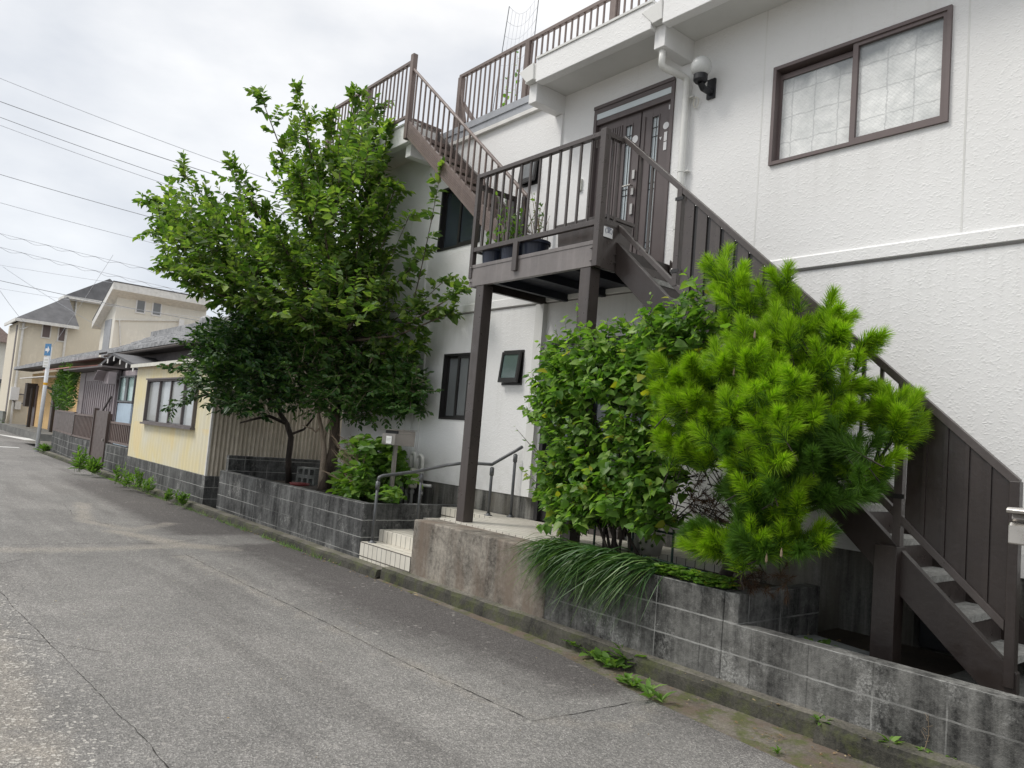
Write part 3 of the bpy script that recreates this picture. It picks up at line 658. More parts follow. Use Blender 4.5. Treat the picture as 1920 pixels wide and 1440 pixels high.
# ---- globe lamp on the wall
lamp=thing('wall_lamp','white globe lamp on a black bracket beside the drainpipe of the white house','lamp',(-4.56,YF,5.3))
b=MB(); cx,cy,cz=-4.60,5.90,5.462
b.lathe((cx,cy,cz),[(.0001,.103)]+[(.103*math.sin(t),.103*math.cos(t)) for t in np.linspace(.15,2.6,16)],28); b.build('globe',M['globe'],lamp,smooth=True)
b=MB(); b.lathe((cx,cy,cz-.140),[(.0001,-.02),(.055,-.02),(.07,.0),(.07,.055),(.0001,.056)],24); b.build('lamp_holder',M['black'],lamp,smooth=False)
b=MB(); b.tube([(cx,cy,cz-.16),(cx+.0,cy+.05,cz-.20),(cx,cy+.14,cz-.20),(cx,cy+.2,cz-.19)],[.03,.034,.034,.04],10); b.box(cx-.045,cx+.045,YF-.03,YF-.001,cz-.26,cz-.06); b.build('lamp_bracket',M['black'],lamp)
b=MB(); b.tube([(-4.78,YF-.02,5.27)]+[(-4.77+.03*math.cos(t),YF-.03,5.21+.055*math.sin(t)) for t in np.linspace(1.4,7.2,14)],.006,6); tag(b.build('cable_loop',M['potcream']),'small loop of pale cable hanging on the wall beside the drainpipe','cable')
# ---- meter pipes on the wall
mp_=thing('meter_pipes','white meter box and bent pipes on the wall behind the handrail','pipes',(-9.1,YF,.62))
b=MB()
b.tube([(-9.0,5.98,.62),(-9.02,5.98,1.26)]+[(-9.02-.07+.07*math.cos(t),5.98,1.27+.06*math.sin(t)) for t in np.linspace(0,math.pi,8)]+[(-9.16,5.98,1.12)],.024,10)
b.tube([(-9.2,5.98,1.15),(-9.2,5.98,1.28)]+[(-9.27+.06*math.cos(t),5.98,1.30+.05*math.sin(t)) for t in np.linspace(0,math.pi,8)]+[(-9.33,5.98,1.15)],.024,10)
b.tube([(-9.0,5.98,.92),(-8.85,6.05,.92)],.022,8)
b.tube([(-9.22,5.98,.62),(-9.22,5.98,.98)],.022,8); b.tube([(-9.36,5.98,.62),(-9.36,5.98,1.0)],.022,8); b.tube([(-9.48,5.98,.62),(-9.48,5.98,1.2)],.022,8)
for x in (-9.0,-9.22,-9.36): b.tube([(x,5.98,.78),(x,5.98,.83)],.031,10)
b.build('bent_pipe',M['whitepvc'],mp_,smooth=True)
b=MB(); b.box(-9.44,-9.14,5.90,6.08,.94,1.14); b.build('meter_box',M['greybox'],mp_,bevel=.015)
MB().box(-9.24,-9.12,5.88,6.0,.86,1.13).build('meter_box',M['potcream'],mp_,bevel=.02)
b=MB(); b.box(-9.38,-9.34,5.894,5.902,1.08,1.115); b.box(-9.36,-9.32,5.894,5.902,1.0,1.03); b.build('meter_dial',M['black'],mp_)
# ================================================================ STEEL STAIRCASE WITH LANDING
st=thing('steel_staircase','dark brown steel staircase with landing leading up to the upper door','staircase',(-3.4,5.2,.36))
PY=4.95; PX0,PX1=-6.87,-4.9; YS=5.22
def rep(o,dx=0,dy=0,dz=0):
    c=o.copy(); C.objects.link(c); c.parent=o.parent; c.location=o.location+Vector((dx,dy,dz)); return c
lp=MB(); lp.box(PX0+.01,PX1-.01,PY+.04,YF-.005,3.385,3.42); 
for x in (-6.5,-5.9,-5.3): lp.box(x,x+.06,PY+.06,YF-.02,3.30,3.384)
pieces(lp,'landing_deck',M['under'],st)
b=MB(); b.box(PX0,PX1,PY,PY+.05,3.295,3.54); b.box(PX0+.002,PX1-.002,PY-.006,PY-.001,3.50,3.538); b.build('front_beam',M['beam'],st,bevel=.004)
MB().box(PX1-.05,PX1-.001,PY+.051,YS+.02,3.285,3.70).build('side_beam',M['brown'],st,bevel=.003)
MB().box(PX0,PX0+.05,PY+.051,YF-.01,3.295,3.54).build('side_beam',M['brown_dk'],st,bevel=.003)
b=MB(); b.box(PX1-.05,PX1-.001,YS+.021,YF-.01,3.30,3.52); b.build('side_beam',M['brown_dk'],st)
b=MB()
for x,z in ((PX0+.04,3.34),(PX1-.07,3.34),(PX1-.07,3.46),(PX0+.04,3.5)): b.lathe((x,PY-.012,z),[(.0001,.012),(.012,.008),(.016,0)],8)
for z in (3.36,3.44): b.lathe((PX1+.006,YS-.04,z),[(.0001,.01),(.012,.006),(.014,0)],8)
pieces(b,'bolt',M['brown_dk'],st)
MB().box(-6.735,-6.60,PY+.005,PY+.14,.70,3.294).build('post',M['brown'],st,bevel=.006)
MB().box(-5.115,-4.98,PY+.005,PY+.14,.70,3.294).build('post',M['brown'],st,bevel=.006)
MB().box(-2.335,-2.19,YS-.10,YS+.03,.345,1.146).build('post',M['brown_dk'],st,bevel=.004)
# front railing of the landing
b=MB(); b.box(PX0+.045,PX1-.06,PY-.012,PY+.043,4.535,4.58); b.build('top_rail',M['brown'],st,bevel=.003)
b=MB(); b.box(PX0+.045,PX1-.06,PY-.008,PY+.037,3.685,3.735); b.build('bottom_rail',M['brown'],st,bevel=.003)
MB().box(PX0-.008,PX0+.044,PY-.012,PY+.043,3.39,4.585).build('newel_post',M['brown'],st,bevel=.003)
MB().box(PX1-.059,PX1+.008,PY-.014,PY+.06,3.29,4.60).build('newel_post',M['brown'],st,bevel=.003)
MB().box(-6.10,-6.03,PY-.035,PY-.008,3.38,3.684).build('rail_bracket',M['brown'],st)
bal=MB().box(PX0+.15,PX0+.172,PY+.005,PY+.025,3.735,4.535).build('baluster',M['brown'],st)
for i in range(1,12): rep(bal,dx=i*.1475)
# left side and return of the landing rail
b=MB(); b.box(PX0+.002,PX0+.042,PY+.044,5.46,4.42,4.47); b.build('side_rail',M['brown_dk'],st)
b=MB(); b.box(PX0+.004,PX0+.04,PY+.044,5.46,3.69,3.73); b.build('side_rail',M['brown_dk'],st)
MB().box(PX0+.002,PX0+.048,5.461,5.50,3.42,4.47).build('newel_post',M['brown_dk'],st)
sb=MB().box(PX0+.012,PX0+.03,5.05,5.068,3.73,4.42).build('baluster',M['brown'],st)
for i in range(1,4): rep(sb,dy=i*.105)
b=MB(); b.box(PX1-.045,PX1+.002,PY+.061,YS-.005,4.535,4.578); b.build('return_rail',M['brown'],st)
b=MB(); b.box(PX1-.045,PX1+.002,PY+.061,YS-.005,3.70,3.745); b.build('return_rail',M['brown'],st)
rb=MB().box(PX1-.03,PX1-.012,PY+.12,PY+.138,3.745,4.535).build('baluster',M['brown'],st)
rep(rb,dy=.085)
# flight
SL=.893
def zt(x): return 4.555-.884*(x+4.88)
def zb(x): return 3.70-.889*(x+4.885)
def zs1(x): return 3.555-.905*(x+4.88)
def zs0(x): return 3.268-.903*(x+4.885)
XE=-1.545
def rail(za,x0,x1,y,wd,h,m,name):
    return MB().vbar((x0,y,za(x0)-h/2),(x1,y,za(x1)-h/2),wd,h).build(name,m,st,bevel=.003)
rail(zt,-4.90,XE,YS,.05,.062,M['brown'],'handrail')
rail(zb,-4.89,-1.60,YS,.045,.06,M['brown'],'bottom_rail')
def stringer(y0,y1,m):
    xk=-1.86
    b=MB(); b.prism([(-4.895,zs0(-4.895)),(-4.895,zs1(-4.895)),(-1.70,zs1(-1.70)),(XE+.02,.525),(XE+.02,.36),(-1.66,.36),(xk,zs0(xk))],'y',y0,y1); return b.build('stringer',m,st,bevel=.003)
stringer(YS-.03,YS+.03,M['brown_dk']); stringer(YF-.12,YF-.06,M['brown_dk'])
NR=15; rise=(3.42-.36)/NR
for i in range(1,NR):
    z=3.42-rise*i; xf=-4.88+(3.555-(z+.04)-.0)/.905
    b=MB(); b.box(xf-.245,xf+.0,YS+.031,YF-.121,z-.045,z); tr=b.build('tread',M['treadtop'],st)
    MB().box(xf-.245,xf-.235,YS+.031,YF-.121,z,z+rise-.046).build('riser',M['brown'],tr)
def baluster(x,w=.022,m='brown',name='baluster'):
    return MB().box(x,x+w,YS-.011,YS+.011,zb(x)+.02,zt(x)-.025).build(name,M[m],st)
for x in (-4.70,-4.55,-2.755,-2.635,-2.515,-2.39): baluster(x)
for x in (-4.205,-2.90,-2.245): MB().box(x-.012,x+.04,YS-.028,YS+.028,zb(x)-.02 if x<-2.3 else zb(x)-.33,zt(x)-.02).build('panel_post',M['brown'],st)
def panels(xa,xb,n,m,gap=.016,ribm='brown_dk'):
    wdt=(xb-xa)/n
    for i in range(n):
        u0=xa+i*wdt+gap; u1=xa+(i+1)*wdt-gap*.6
        b=MB(); b.prism([(u0,zb(u0)+.025),(u1,zb(u1)+.025),(u1,zt(u1)-.028),(u0,zt(u0)-.028)],'y',YS-.006,YS+.006)
        b.build('side_panel',M[m],st)
        if i: MB().vbar((u0-gap*1.6+.001 if ribm=='brown_dk' else u0-gap*1.6-.012,YS+(.0 if ribm=='brown_dk' else .012),zb(u0)+.02),(u0-.001 if ribm=='brown_dk' else u0+.012,YS+(.0 if ribm=='brown_dk' else .012),zb(u0+.012)+.02),.034 if ribm=='brown_dk' else .009,zt(u0)-zb(u0)-.028).build('panel_rib',M[ribm],st)
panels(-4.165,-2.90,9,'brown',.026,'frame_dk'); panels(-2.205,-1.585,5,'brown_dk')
MB().box(-1.59,-1.535,YS-.045,YS+.02,.44,zt(-1.56)+.005).build('newel_post',M['brown_dk'],st,bevel=.003)
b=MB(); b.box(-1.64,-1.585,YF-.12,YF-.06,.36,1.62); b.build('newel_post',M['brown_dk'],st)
b=MB()
for x in (-4.2,-2.9,-2.245):
    for z in (zt(x)-.12,zb(x)+.1): b.box(x-.03,x+.055,YS-.034,YS-.0281,z,z+.03)
pieces(b,'panel_clip',M['frame_dk'],st)
# sign plate on the corner of the landing
sg=thing('sign_plate','small white plate with dark lettering on the corner of the steel landing','sign',(PX1,5.06,3.62))
MB().box(PX1+.0085,PX1+.0125,5.0,5.12,3.578,3.675).build('plate',M['signwhite'],sg)
def text_on(s,size,p,xdir,zdir,m,parent,name='lettering',ext=.0012):
    cu=bpy.data.curves.new(name,'FONT'); cu.body=s; cu.size=size; cu.align_x='CENTER'; cu.align_y='CENTER'; cu.extrude=ext
    o=bpy.data.objects.new('tmp',cu); C.objects.link(o); dg=bpy.context.evaluated_depsgraph_get(); me=bpy.data.meshes.new_from_object(o.evaluated_get(dg)); bpy.data.objects.remove(o)
    xd=Vector(xdir).normalized(); zd=Vector(zdir).normalized(); nd=xd.cross(zd)
    for v in me.vertices: c=v.co.copy(); v.co=Vector(p)-wloc(parent)+xd*c.x+zd*c.y+nd*c.z
    me.materials.append(m); q=bpy.data.objects.new(name,me); C.objects.link(q); q.parent=parent; return q
text_on('(\u5802)',.062,(PX1+.0132,5.066,3.645),(0,1,0),(0,0,1),M['signink'],sg)
# ---- pots on the landing
def pot(name,label,x,y,r,h,leafmat_,seed,grp=None,z=3.42,potm='navy',kind='herb'):
    t=thing(name,label,'potted plant',(x,y,z),grp)
    b=MB(); b.lathe((x,y,z),[(.0001,0),(r*.78,0),(r*.97,h*.9),(r*1.08,h*.9),(r*1.08,h),(r*.95,h),(r*.9,h*.85),(.0001,h*.85)],24); b.build('pot',M[potm],t,smooth=False)
    return t
# ================================================================ ROOF STAIRS AND ROOF RAILINGS
rs=thing('roof_staircase','faded brown open-tread staircase climbing from the landing to the roof','staircase',(-6.6,5.8,3.42))
RY=5.5
def rz0(x): return 4.48-.823*(x+7.76)
XB=-6.50
b=MB(); b.prism([(-9.50,rz0(-9.50)),(-9.50,rz0(-9.5)+.24),(-9.44,rz0(-9.44)+.25),(XB,rz0(XB)+.25),(XB,rz0(XB))],'y',RY-.02,RY+.03); b.build('stringer',M['brown_lt'],rs)
b=MB()
for k in (.06,.09,.12,.15,.18): b.prism([(-9.46,rz0(-9.46)+k),(-9.46,rz0(-9.46)+k+.012),(XB,rz0(XB)+k+.012),(XB,rz0(XB)+k)],'y',RY-.026,RY-.0201)
b.build('stringer_rib',M['brown_lt'],rs)
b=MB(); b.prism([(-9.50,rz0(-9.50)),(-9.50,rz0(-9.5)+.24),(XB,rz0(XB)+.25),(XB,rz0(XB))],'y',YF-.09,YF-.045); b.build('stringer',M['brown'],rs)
tr0=None
for i in range(13):
    z=3.62+i*.19; xf=-7.76+(4.48+.18-z)/.823*1.0
    if tr0 is None: 
        b=MB(); b.box(xf-.20,xf,RY+.031,YF-.091,z-.03,z); b.box(xf-.012,xf+.002,RY+.031,YF-.091,z-.055,z-.031); tr0=b.build('tread',M['brown_lt'],rs); x00,z00=xf,z
    else:
        c=tr0.copy(); C.objects.link(c); c.parent=rs; c.location=(xf-x00,0,z-z00)
def rzt(x): return 4.44-.872*(x+6.63)
MB().vbar((-9.46,RY,rzt(-9.46)-.03),(-6.63,RY,rzt(-6.63)-.03),.045,.05).build('handrail',M['brown_lt'],rs,bevel=.012)
for i in range(21):
    x=-9.36+i*.132
    if x>-6.7: break
    MB().box(x,x+.02,RY-.01,RY+.01,rz0(x)+.22,rzt(x)-.02).build('baluster',M['brown_lt'],rs)
MB().box(-9.53,-9.45,RY-.035,RY+.04,5.86,7.14).build('newel_post',M['brown_lt'],rs,bevel=.004)
MB().box(-6.70,-6.64,RY-.03,RY+.03,3.42,4.44).build('newel_post',M['brown_dk'],rs)
MB().box(-9.62,-9.46,5.56,6.08,6.157,6.19).build('top_plate',M['brown_lt'],rs)
def railing(label,x0,x1,y,z0,z1,posts,step,m,loc):
    t=thing('roof_railing',label,'railing',loc)
    MB().box(x0,x1,y-.025,y+.025,z1-.05,z1).build('top_rail',M[m],t,bevel=.004)
    MB().box(x0,x1,y-.018,y+.018,z0+.03,z0+.07).build('bottom_rail',M[m],t)
    for p in posts: MB().box(p-.04,p+.04,y-.04,y+.04,z0-.02,z1-.051).build('post',M[m],t)
    n=int((x1-x0)/step); o=MB().box(x0+step*.5,x0+step*.5+.019,y-.01,y+.01,z0+.07,z1-.05).build('baluster',M[m],t)
    for i in range(1,min(n,95)):
        c=o.copy(); C.objects.link(c); c.parent=t; c.location=(i*step,0,0)
    return t
r1=railing('brown roof railing over the parapet and the entrance eave',-9.25,-4.0,6.18,6.11,7.0,(-9.21,-7.68,-6.13,-4.6),.1105,'brown_lt',(-6.6,6.18,6.1))
MB().bar((-9.18,6.16,6.75),(-9.0,6.16,6.2),.03,.03).build('brace',M['brown_lt'],r1)
r2=railing('brown roof railing at the far left end behind the tall tree',-12.2,-9.54,RY,6.16,7.06,(-12.1,-10.8),.112,'brown_lt',(-10.9,RY,6.15))
r3=thing('roof_railing','low brown rail crossing behind the top of the roof stairs','railing',(-10.4,7.4,6.1))
MB().bar((-12.0,9.5,6.95),(-9.3,6.3,6.62),.05,.05).build('top_rail',M['brown_lt'],r3); MB().bar((-12.0,9.5,6.2),(-9.3,6.3,6.2),.04,.04).build('bottom_rail',M['brown_lt'],r3)
for i in range(8):
    t_=i/7; x=-12+2.7*t_; y=9.5-3.2*t_; MB().box(x-.02,x+.02,y-.02,y+.02,6.1,6.9-.33*t_).build('post',M['brown_lt'],r3)
# garden net and potted climber on the roof
nt_=thing('roof_net','pale garden net hung between two thin poles on the roof','net',(-8.2,7.2,6.12))
pl1=(onY(955,12,7.0),onY(941,100,7.0)); pl2=(onY(1011,-12,7.3),onY(1003,62,7.3))
for a,bb in (pl1,pl2):
    d=(a-bb)/np.linalg.norm(a-bb); k=(bb[2]-6.1)/d[2]; MB().tube([bb-d*k,a],.007,6).build('net_pole',M['galv'],nt_)
b=MB()
A,B_=pl1; Cc,D_=pl2
def npt(u,v): 
    p=(A*(1-u)+Cc*u)*(1-v)+((B_-(A-B_)*1.2)*(1-u)+(D_-(Cc-D_)*1.2)*u)*v; p=p.copy(); p[2]-=.22*math.sin(math.pi*u)*(1-v*.7); return p
for i in range(8):
    b.tube([npt(u,i/7) for u in np.linspace(0,1,9)],.0028,4,False)
for i in range(9): b.tube([npt(i/8,v) for v in np.linspace(0,1,6)],.0028,4,False)
b.build('mesh',M['net'],nt_)
# ================================================================ WALLS, PORCH, STEPS
def wallbox(name,label,cat,boxes,m,bevel=.008):
    b=MB()
    for q in boxes: b.box(*q)
    return tag(b.build(name,M[m],None,bevel=bevel),label,cat)
wallbox('block_wall','low grey block wall of the tree bed, beside the tiled steps','wall',[(-13.0,-8.1,4.6,4.72,0,.75),(-8.22,-8.1,4.721,6.09,0,.745)],'block')
wallbox('block_wall','dark block wall at the back corner of the tree bed','wall',[(-13.1,-12.98,4.721,9.,0,1.005)],'block')
wallbox('planter_wall','grey block planter wall under the pine and the overhanging grass','wall',[(-4.868,-3.095,4.6,4.72,0,.72),(-3.094,-2.98,4.605,5.68,.1,.718),(-4.868,-4.75,4.721,5.2,.1,.715)],'blockR')
wallbox('boundary_wall','long low grey block wall in front of the steel stair foot','wall',[(-3.093,6.,4.6,4.72,0,.52)],'blockR')
wallbox('porch_base','brown stained concrete block supporting the front of the tiled porch','wall',[(-6.998,-4.872,4.6,4.93,0,.705)],'porch',.014)
ps=thing('tiled_steps','cream tiled steps and porch with dark grout lines','steps',(-6.5,5.3,0))
MB().box(-8.095,-7.0,4.6,5.0,.0,.305).build('step',M['tile'],ps,bevel=.004)
MB().box(-8.095,-7.0,4.84,5.6,.306,.445).build('step',M['tile'],ps,bevel=.004)
MB().box(-8.095,-7.0,5.45,5.8,.446,.585).build('step',M['tile'],ps,bevel=.004)
MB().box(-8.095,-7.0,5.72,6.09,.586,.722).build('step',M['tile'],ps,bevel=.004)
b=MB(); b.box(-6.999,-4.76,4.931,6.10,.3,.722); b.box(-4.745,-3.75,5.63,6.1,.3,.722); b.build('porch_floor',M['tile'],ps)
# pebbles of mortar at the post foot
# handrail
hr=thing('pipe_handrail','grey pipe handrail with round posts rising along the tiled steps','handrail',(-7.6,5.4,.3))
R_=.02
b=MB(); b.tube([(-7.98,4.69,1.03),(-7.98,4.70,1.07),(-7.98,4.74,1.09),(-7.97,5.2,1.16),(-7.93,5.62,1.26),(-7.75,5.70,1.30),(-7.33,5.48,1.33),(-7.22,5.78,1.33),(-7.10,6.0,1.50),(-6.98,6.03,1.57)],R_,10); b.build('rail',M['galv'],hr,smooth=True)
for p in ((-7.98,4.69,.305,1.05),(-7.96,5.28,.445,1.16),(-7.27,5.48,.722,1.32),(-7.21,5.78,.722,1.32),(-7.08,6.02,.722,1.5)):
    b=MB(); b.tube([(p[0],p[1],p[2]),(p[0],p[1],p[3]-.02)],R_-.002,10); b.tube([(p[0],p[1],p[3]-.12),(p[0],p[1],p[3]-.03)],R_+.006,10); b.lathe((p[0],p[1],p[2]),[(.05,0),(.05,.008),(.028,.012),(.024,.03)],16); b.build('rail_post',M['galv'],hr,smooth=True)
# mailbox on post
mb=thing('mailbox','stainless steel mailbox on a square post in front of the hydrangea','mailbox',(-8.56,5.25,.6))
b=MB(); b.box(-8.72,-8.40,5.12,5.42,1.452,1.60); b.box(-8.72,-8.40,5.17,5.42,1.601,1.645); b.prism([(5.09,1.638),(5.435,1.655),(5.435,1.662),(5.085,1.648)],'x',-8.735,-8.385); b.build('box',M['steelp'],mb,bevel=.006)
MB().box(-8.71,-8.41,5.16,5.17,1.60,1.636).build('slot',M['black'],mb)
pl=MB().box(-8.60,-8.47,5.112,5.119,1.468,1.565).build('name_plate',M['signwhite'],mb)
b=MB(); b.box(-8.585,-8.485,5.108,5.111,1.535,1.54); b.box(-8.585,-8.50,5.108,5.111,1.515,1.52); b.build('plate_lines',M['greybox'],pl)
MB().box(-8.59,-8.545,5.22,5.265,.6,1.451).build('post',M['steelp'],mb,bevel=.003)
# second mailbox at the right edge
mb=thing('mailbox','stainless mailbox with rounded lid at the right end of the boundary wall','mailbox',(-1.2,4.66,.52))
b=MB(); b.prism([(4.56,1.30),(4.56,1.395),(4.575,1.41),(4.80,1.41),(4.80,1.30)],'x',-1.40,-1.02); b.build('box',M['steel'],mb,bevel=.008)
b=MB(); b.prism([(4.60,1.415),(4.59,1.43),(4.60,1.455),(4.80,1.455),(4.80,1.415)],'x',-1.395,-1.025); b.build('slot_cover',M['steelp'],mb,bevel=.004)
MB().prism([(4.535,1.458),(4.53,1.475),(4.545,1.487),(4.81,1.487),(4.81,1.458)],'x',-1.403,-1.017).build('lid',M['steel'],mb,bevel=.004)
MB().box(-1.20,-1.15,4.63,4.69,.52,1.299).build('post',M['steelp'],mb)
# green wire fence in front of the porch
wf=thing('wire_fence','low dark green wire fence along the back of the planter','fence',(-4.1,5.0,.66))
def lin(x): return 5.02
for x in (-4.74,-4.3,-3.88,-3.4): MB().tube([(x,lin(x),.66),(x,lin(x),1.02)],.010,8).build('fence_post',M['greenwire'],wf)
MB().tube([(-4.9,lin(0),1.0),(-3.2,lin(0),.98)],.009,8).build('fence_rail',M['greenwire'],wf)
MB().tube([(-4.0,4.82,.80),(-3.2,4.74,.78)],.009,8).build('fence_rail',M['greenwire'],wf)
# things stored on the porch
b=MB(); b.box(-5.95,-5.25,5.9,6.05,.80,1.0); b.box(-5.93,-5.27,5.92,6.03,.723,.80); tag(b.build('brown_board',M['brown'],None,bevel=.004),'brown board leaning low on the porch behind the shrub','board')
def lathe_thing(name,label,cat,c,prof,m,n=24):
    t=thing(name,label,cat,c); b=MB(); b.lathe(c,prof,n); return t,b.build('pot',M[m],t,smooth=True)
wp,_=lathe_thing('flower_pot','cream glazed pot with green leaf pattern and yellow flowers behind the wire fence','flower pot',(-4.45,5.45,.722),[(.0001,0),(.085,0),(.12,.16),(.11,.2),(.1,.2),(.095,.17),(.0001,.17)],'potcream')
b=MB()
for i,(a,z) in enumerate(((-1.9,.10),(-1.3,.12),(-1.6,.05),(-.8,.09))):
    c=np.array((-4.45+.113*math.cos(a),5.45+.113*math.sin(a),.722+z)); b.lathe(c,[(.0001,-.018),(.016,0),(.0001,.018)],8)
b.build('leaf_pattern',M['stemg'],wp)
b=MB()
for k in range(6):
    q=rng.normal(0,.04,3); c=np.array((-4.43,5.42,1.08))+q; b.lathe(c,[(.0001,-.012),(.022,0),(.0001,.012)],8)
b.build('flower',M['yellow'],wp)
b=MB(); 
for k in range(5): b.tube([(-4.45+rng.normal(0,.02),5.45,.88),(-4.43+rng.normal(0,.04),5.42+rng.normal(0,.03),1.08)],.004,5)
b.build('stem',M['stemg'],wp)
t,_=lathe_thing('plant_pot','plain grey pot standing on the porch beside the glazed pot','flower pot',(-4.75,5.62,.722),[(.0001,0),(.09,0),(.12,.2),(.11,.2),(.1,.17),(.0001,.17)],'greybox')
# board on the soil below the stairs
b=MB(); b.bar((-2.98,5.42,.36),(-2.5,5.26,.375),.28,.03,side=(.25,1,0)); tag(b.build('grey_board',M['paleboard'],None),'flat grey board lying on the soil under the steel stairs','board')
# hollow blocks under the trees
def hollow(label,x,y,z,a):
    L,W,Hh=.39,.15,.19; b=MB()
    ca,sa=math.cos(a),math.sin(a)
    def bx(x0,x1,y0,y1,z0,z1):
        vs=[(x+ca*px-sa*py,y+sa*px+ca*py,pz) for pz in (z+z0,z+z1) for py in (y0,y1) for px in (x0,x1)]
        b.add(vs,[(0,2,3,1),(4,5,7,6),(0,1,5,4),(2,6,7,3),(0,4,6,2),(1,3,7,5)])
    # lying on its side: holes face the viewer
    bx(-L/2,L/2,0,Hh,0,.028); bx(-L/2,L/2,0,Hh,W-.028,W)
    for k in range(4):
        c=-L/2+.02+k*(L-.04)/3; bx(c-.02,c+.02,0,Hh,.028,W-.028)
    o=b.build('hollow_block',M['grey_block'],None); return tag(o,label,'concrete block','hollow blocks stacked under the trees')
hb=onY(572,905,5.75)
hollow('lower of two hollow concrete blocks stacked under the trees',-12.25,5.78,.60,math.radians(25)); hollow('upper of two hollow concrete blocks stacked under the trees',-12.25,5.79,.752,math.radians(27))
rp=MB(); rp.lathe((-12.1,5.62,.6),[(.0001,0),(.14,0),(.17,.05),(.15,.05),(.13,.02),(.0001,.02)],20); tag(rp.build('red_tray',M['red'],None,smooth=True),'small red tray on the soil before the hollow blocks','tray')
# ================================================================ LEFT NEIGHBOURS
def corr(x0,x1,z0,z1,y,amp,per,axis='x',tf=None):
    n=int((x1-x0)/per*6); xs=np.linspace(x0,x1,n+1); b=MB(); vs=[]
    for x in xs:
        o=amp*math.sin(2*math.pi*x/per)
        zt_=z1 if tf is None else tf(x)
        for z in (z0,zt_): vs.append((x,y+o,z) if axis=='x' else (y-o,x,z))
    b.add(vs,[(2*i,2*i+2,2*i+3,2*i+1) for i in range(n)]); b.keepn=True; return b
sh=thing('yellow_shed','faded yellow corrugated sheet shed on a dark block base by the road','shed',(-16.3,6,0))
SX0,SX1=-19.0,-13.65
wz=(-17.86,-14.56,1.40,2.315)
# front sheet with an opening for the window
for k,(a,b_,c,d) in enumerate(((SX0,wz[0],.6,2.62),(wz[1],SX1,.6,2.62),(wz[0],wz[1],.6,wz[2]),(wz[0],wz[1],wz[3],2.62))):
    pass
b=MB()
for (a,b_,c,d) in ((SX0,wz[0],.6,2.62),(wz[1],SX1,.6,2.62),(wz[0],wz[1],.6,wz[2]),(wz[0],wz[1],wz[3],2.62)):
    q=corr(a,b_,c,d,4.6,.006,.19); b.add(q.v,q.f)
b.build('front_wall',M['yellowsheet'],sh)
q=corr(4.6,10.5,.6,2.62,SX1,.018,.076,'y',lambda y:2.60+.05*(y-4.6)); q.build('side_wall',M['beigesheet'],sh)
MB().box(SX0,SX1-.005,10.45,10.5,.2,2.6).build('back_wall',M['beigesheet'],sh)
MB().box(SX1-.03,SX1+.016,4.575,4.61,.6,2.62).build('corner_trim',M['whitetrim'],sh)
b=MB(); b.box(SX0,SX1+.012,4.585,4.75,0,.60); b.box(SX1-.14,SX1+.012,4.751,10.5,0,.6); b.build('block_base',M['house_base'],sh)
b=MB(); b.prism([(4.50,2.62),(10.6,2.92),(10.6,2.97),(4.50,2.66)],'x',SX0-.12,SX1+.1); b.build('roof',M['rust'],sh)
MB().box(SX0-.13,SX1+.11,4.47,4.50,2.60,2.675).build('roof_edge',M['potcream'],sh)
x0,x1,z0,z1=wz
f=frame_boxes(MB(),x0,x1,z0,z1,.032,4.54,4.70); f.box(x0-.06,x1+.06,4.50,4.60,z0-.04,z0-.001); f.box(x0-.05,x1+.05,4.52,4.6,z1+.001,z1+.03)
for xm in (x0+.85,(x0+x1)/2,x1-.8): f.box(xm-.022,xm+.022,4.57,4.66,z0+.032,z1-.032)
fw=f.build('window',M['greywood'],sh)
MB().box(x0+.03,x1-.03,4.62,4.63,z0+.03,z1-.03).build('pane',M['glasspale'],fw)
MB().box(x0+.05,x0+.80,4.60,4.612,z0+.05,z1-.05).build('pane',M['glassmid'],fw); MB().box(-16.17,-15.4,4.60,4.612,z0+.05,z1-.05).build('pane',M['glassmid'],fw)
# --- tile roofed house behind
oh=thing('tiled_house','old low house with a grey tiled roof behind the yellow shed','house',(-24,8,0))
def tileroof(x0,x1,yE,zE,yR,zR,name,parent,wave=.27,rows=7):
    n=int((x1-x0)/wave*6); xs=np.linspace(x0,x1,n+1); b=MB(); vs=[]
    for r in range(rows):
        for e in (0,1):
            t=(r+e)/rows; lift=.035*(1-e)
            for x in xs: 
                wv=.085*max(0,math.sin(2*math.pi*x/wave))**1.0
                vs.append((x,yE+(yR-yE)*t,zE+(zR-zE)*t+lift+wv))
    k=n+1
    fs=[(r*k+i,r*k+i+1,(r+1)*k+i+1,(r+1)*k+i) for r in range(2*rows-1) for i in range(n)]
    b.add(vs,fs)
    b.add([(x,yE,zE-.05+0*x) for x in xs]+[(x,yE,zE+.035+.085*max(0,math.sin(2*math.pi*x/wave))) for x in xs],[(i,i+1,k+i+1,k+i) for i in range(n)])
    b.keepn=True; return b.build(name,M['roof'],parent)
tileroof(-30.5,-15.5,6.3,3.62,8.9,5.0,'roof',oh,.30)
b=MB(); b.prism([(8.9,4.9),(11.2,3.6),(11.2,3.5),(6.3,3.5),(6.3,3.6)],'x',-30.4,-15.6); b.build('gable_wall',M['greywood'],oh)
b=MB(); b.box(-30.6,-15.4,8.82,9.02,4.96,5.06); b.build('ridge',M['roof'],oh)
b=MB(); b.lathe((-25.0,7.9,4.55),[(.0001,-.2),(.26,-.05),(.22,.2),(.0001,.32)],12); b.box(-31,-25,7.8,8.0,4.4,4.66); b.build('ridge_end',M['roof'],oh)
MB().box(-30.3,-15.6,6.75,6.8,0,3.55).build('wall',M['greywood'],oh)
b=MB(); b.tube([(-30.5,6.24,3.50),(-15.5,6.24,3.52)],.05,8); b.build('gutter_pipe',M['darkwood'],oh)
MB().box(-30.4,-15.5,6.3,6.75,3.48,3.52).build('soffit',M['darkwood'],oh)
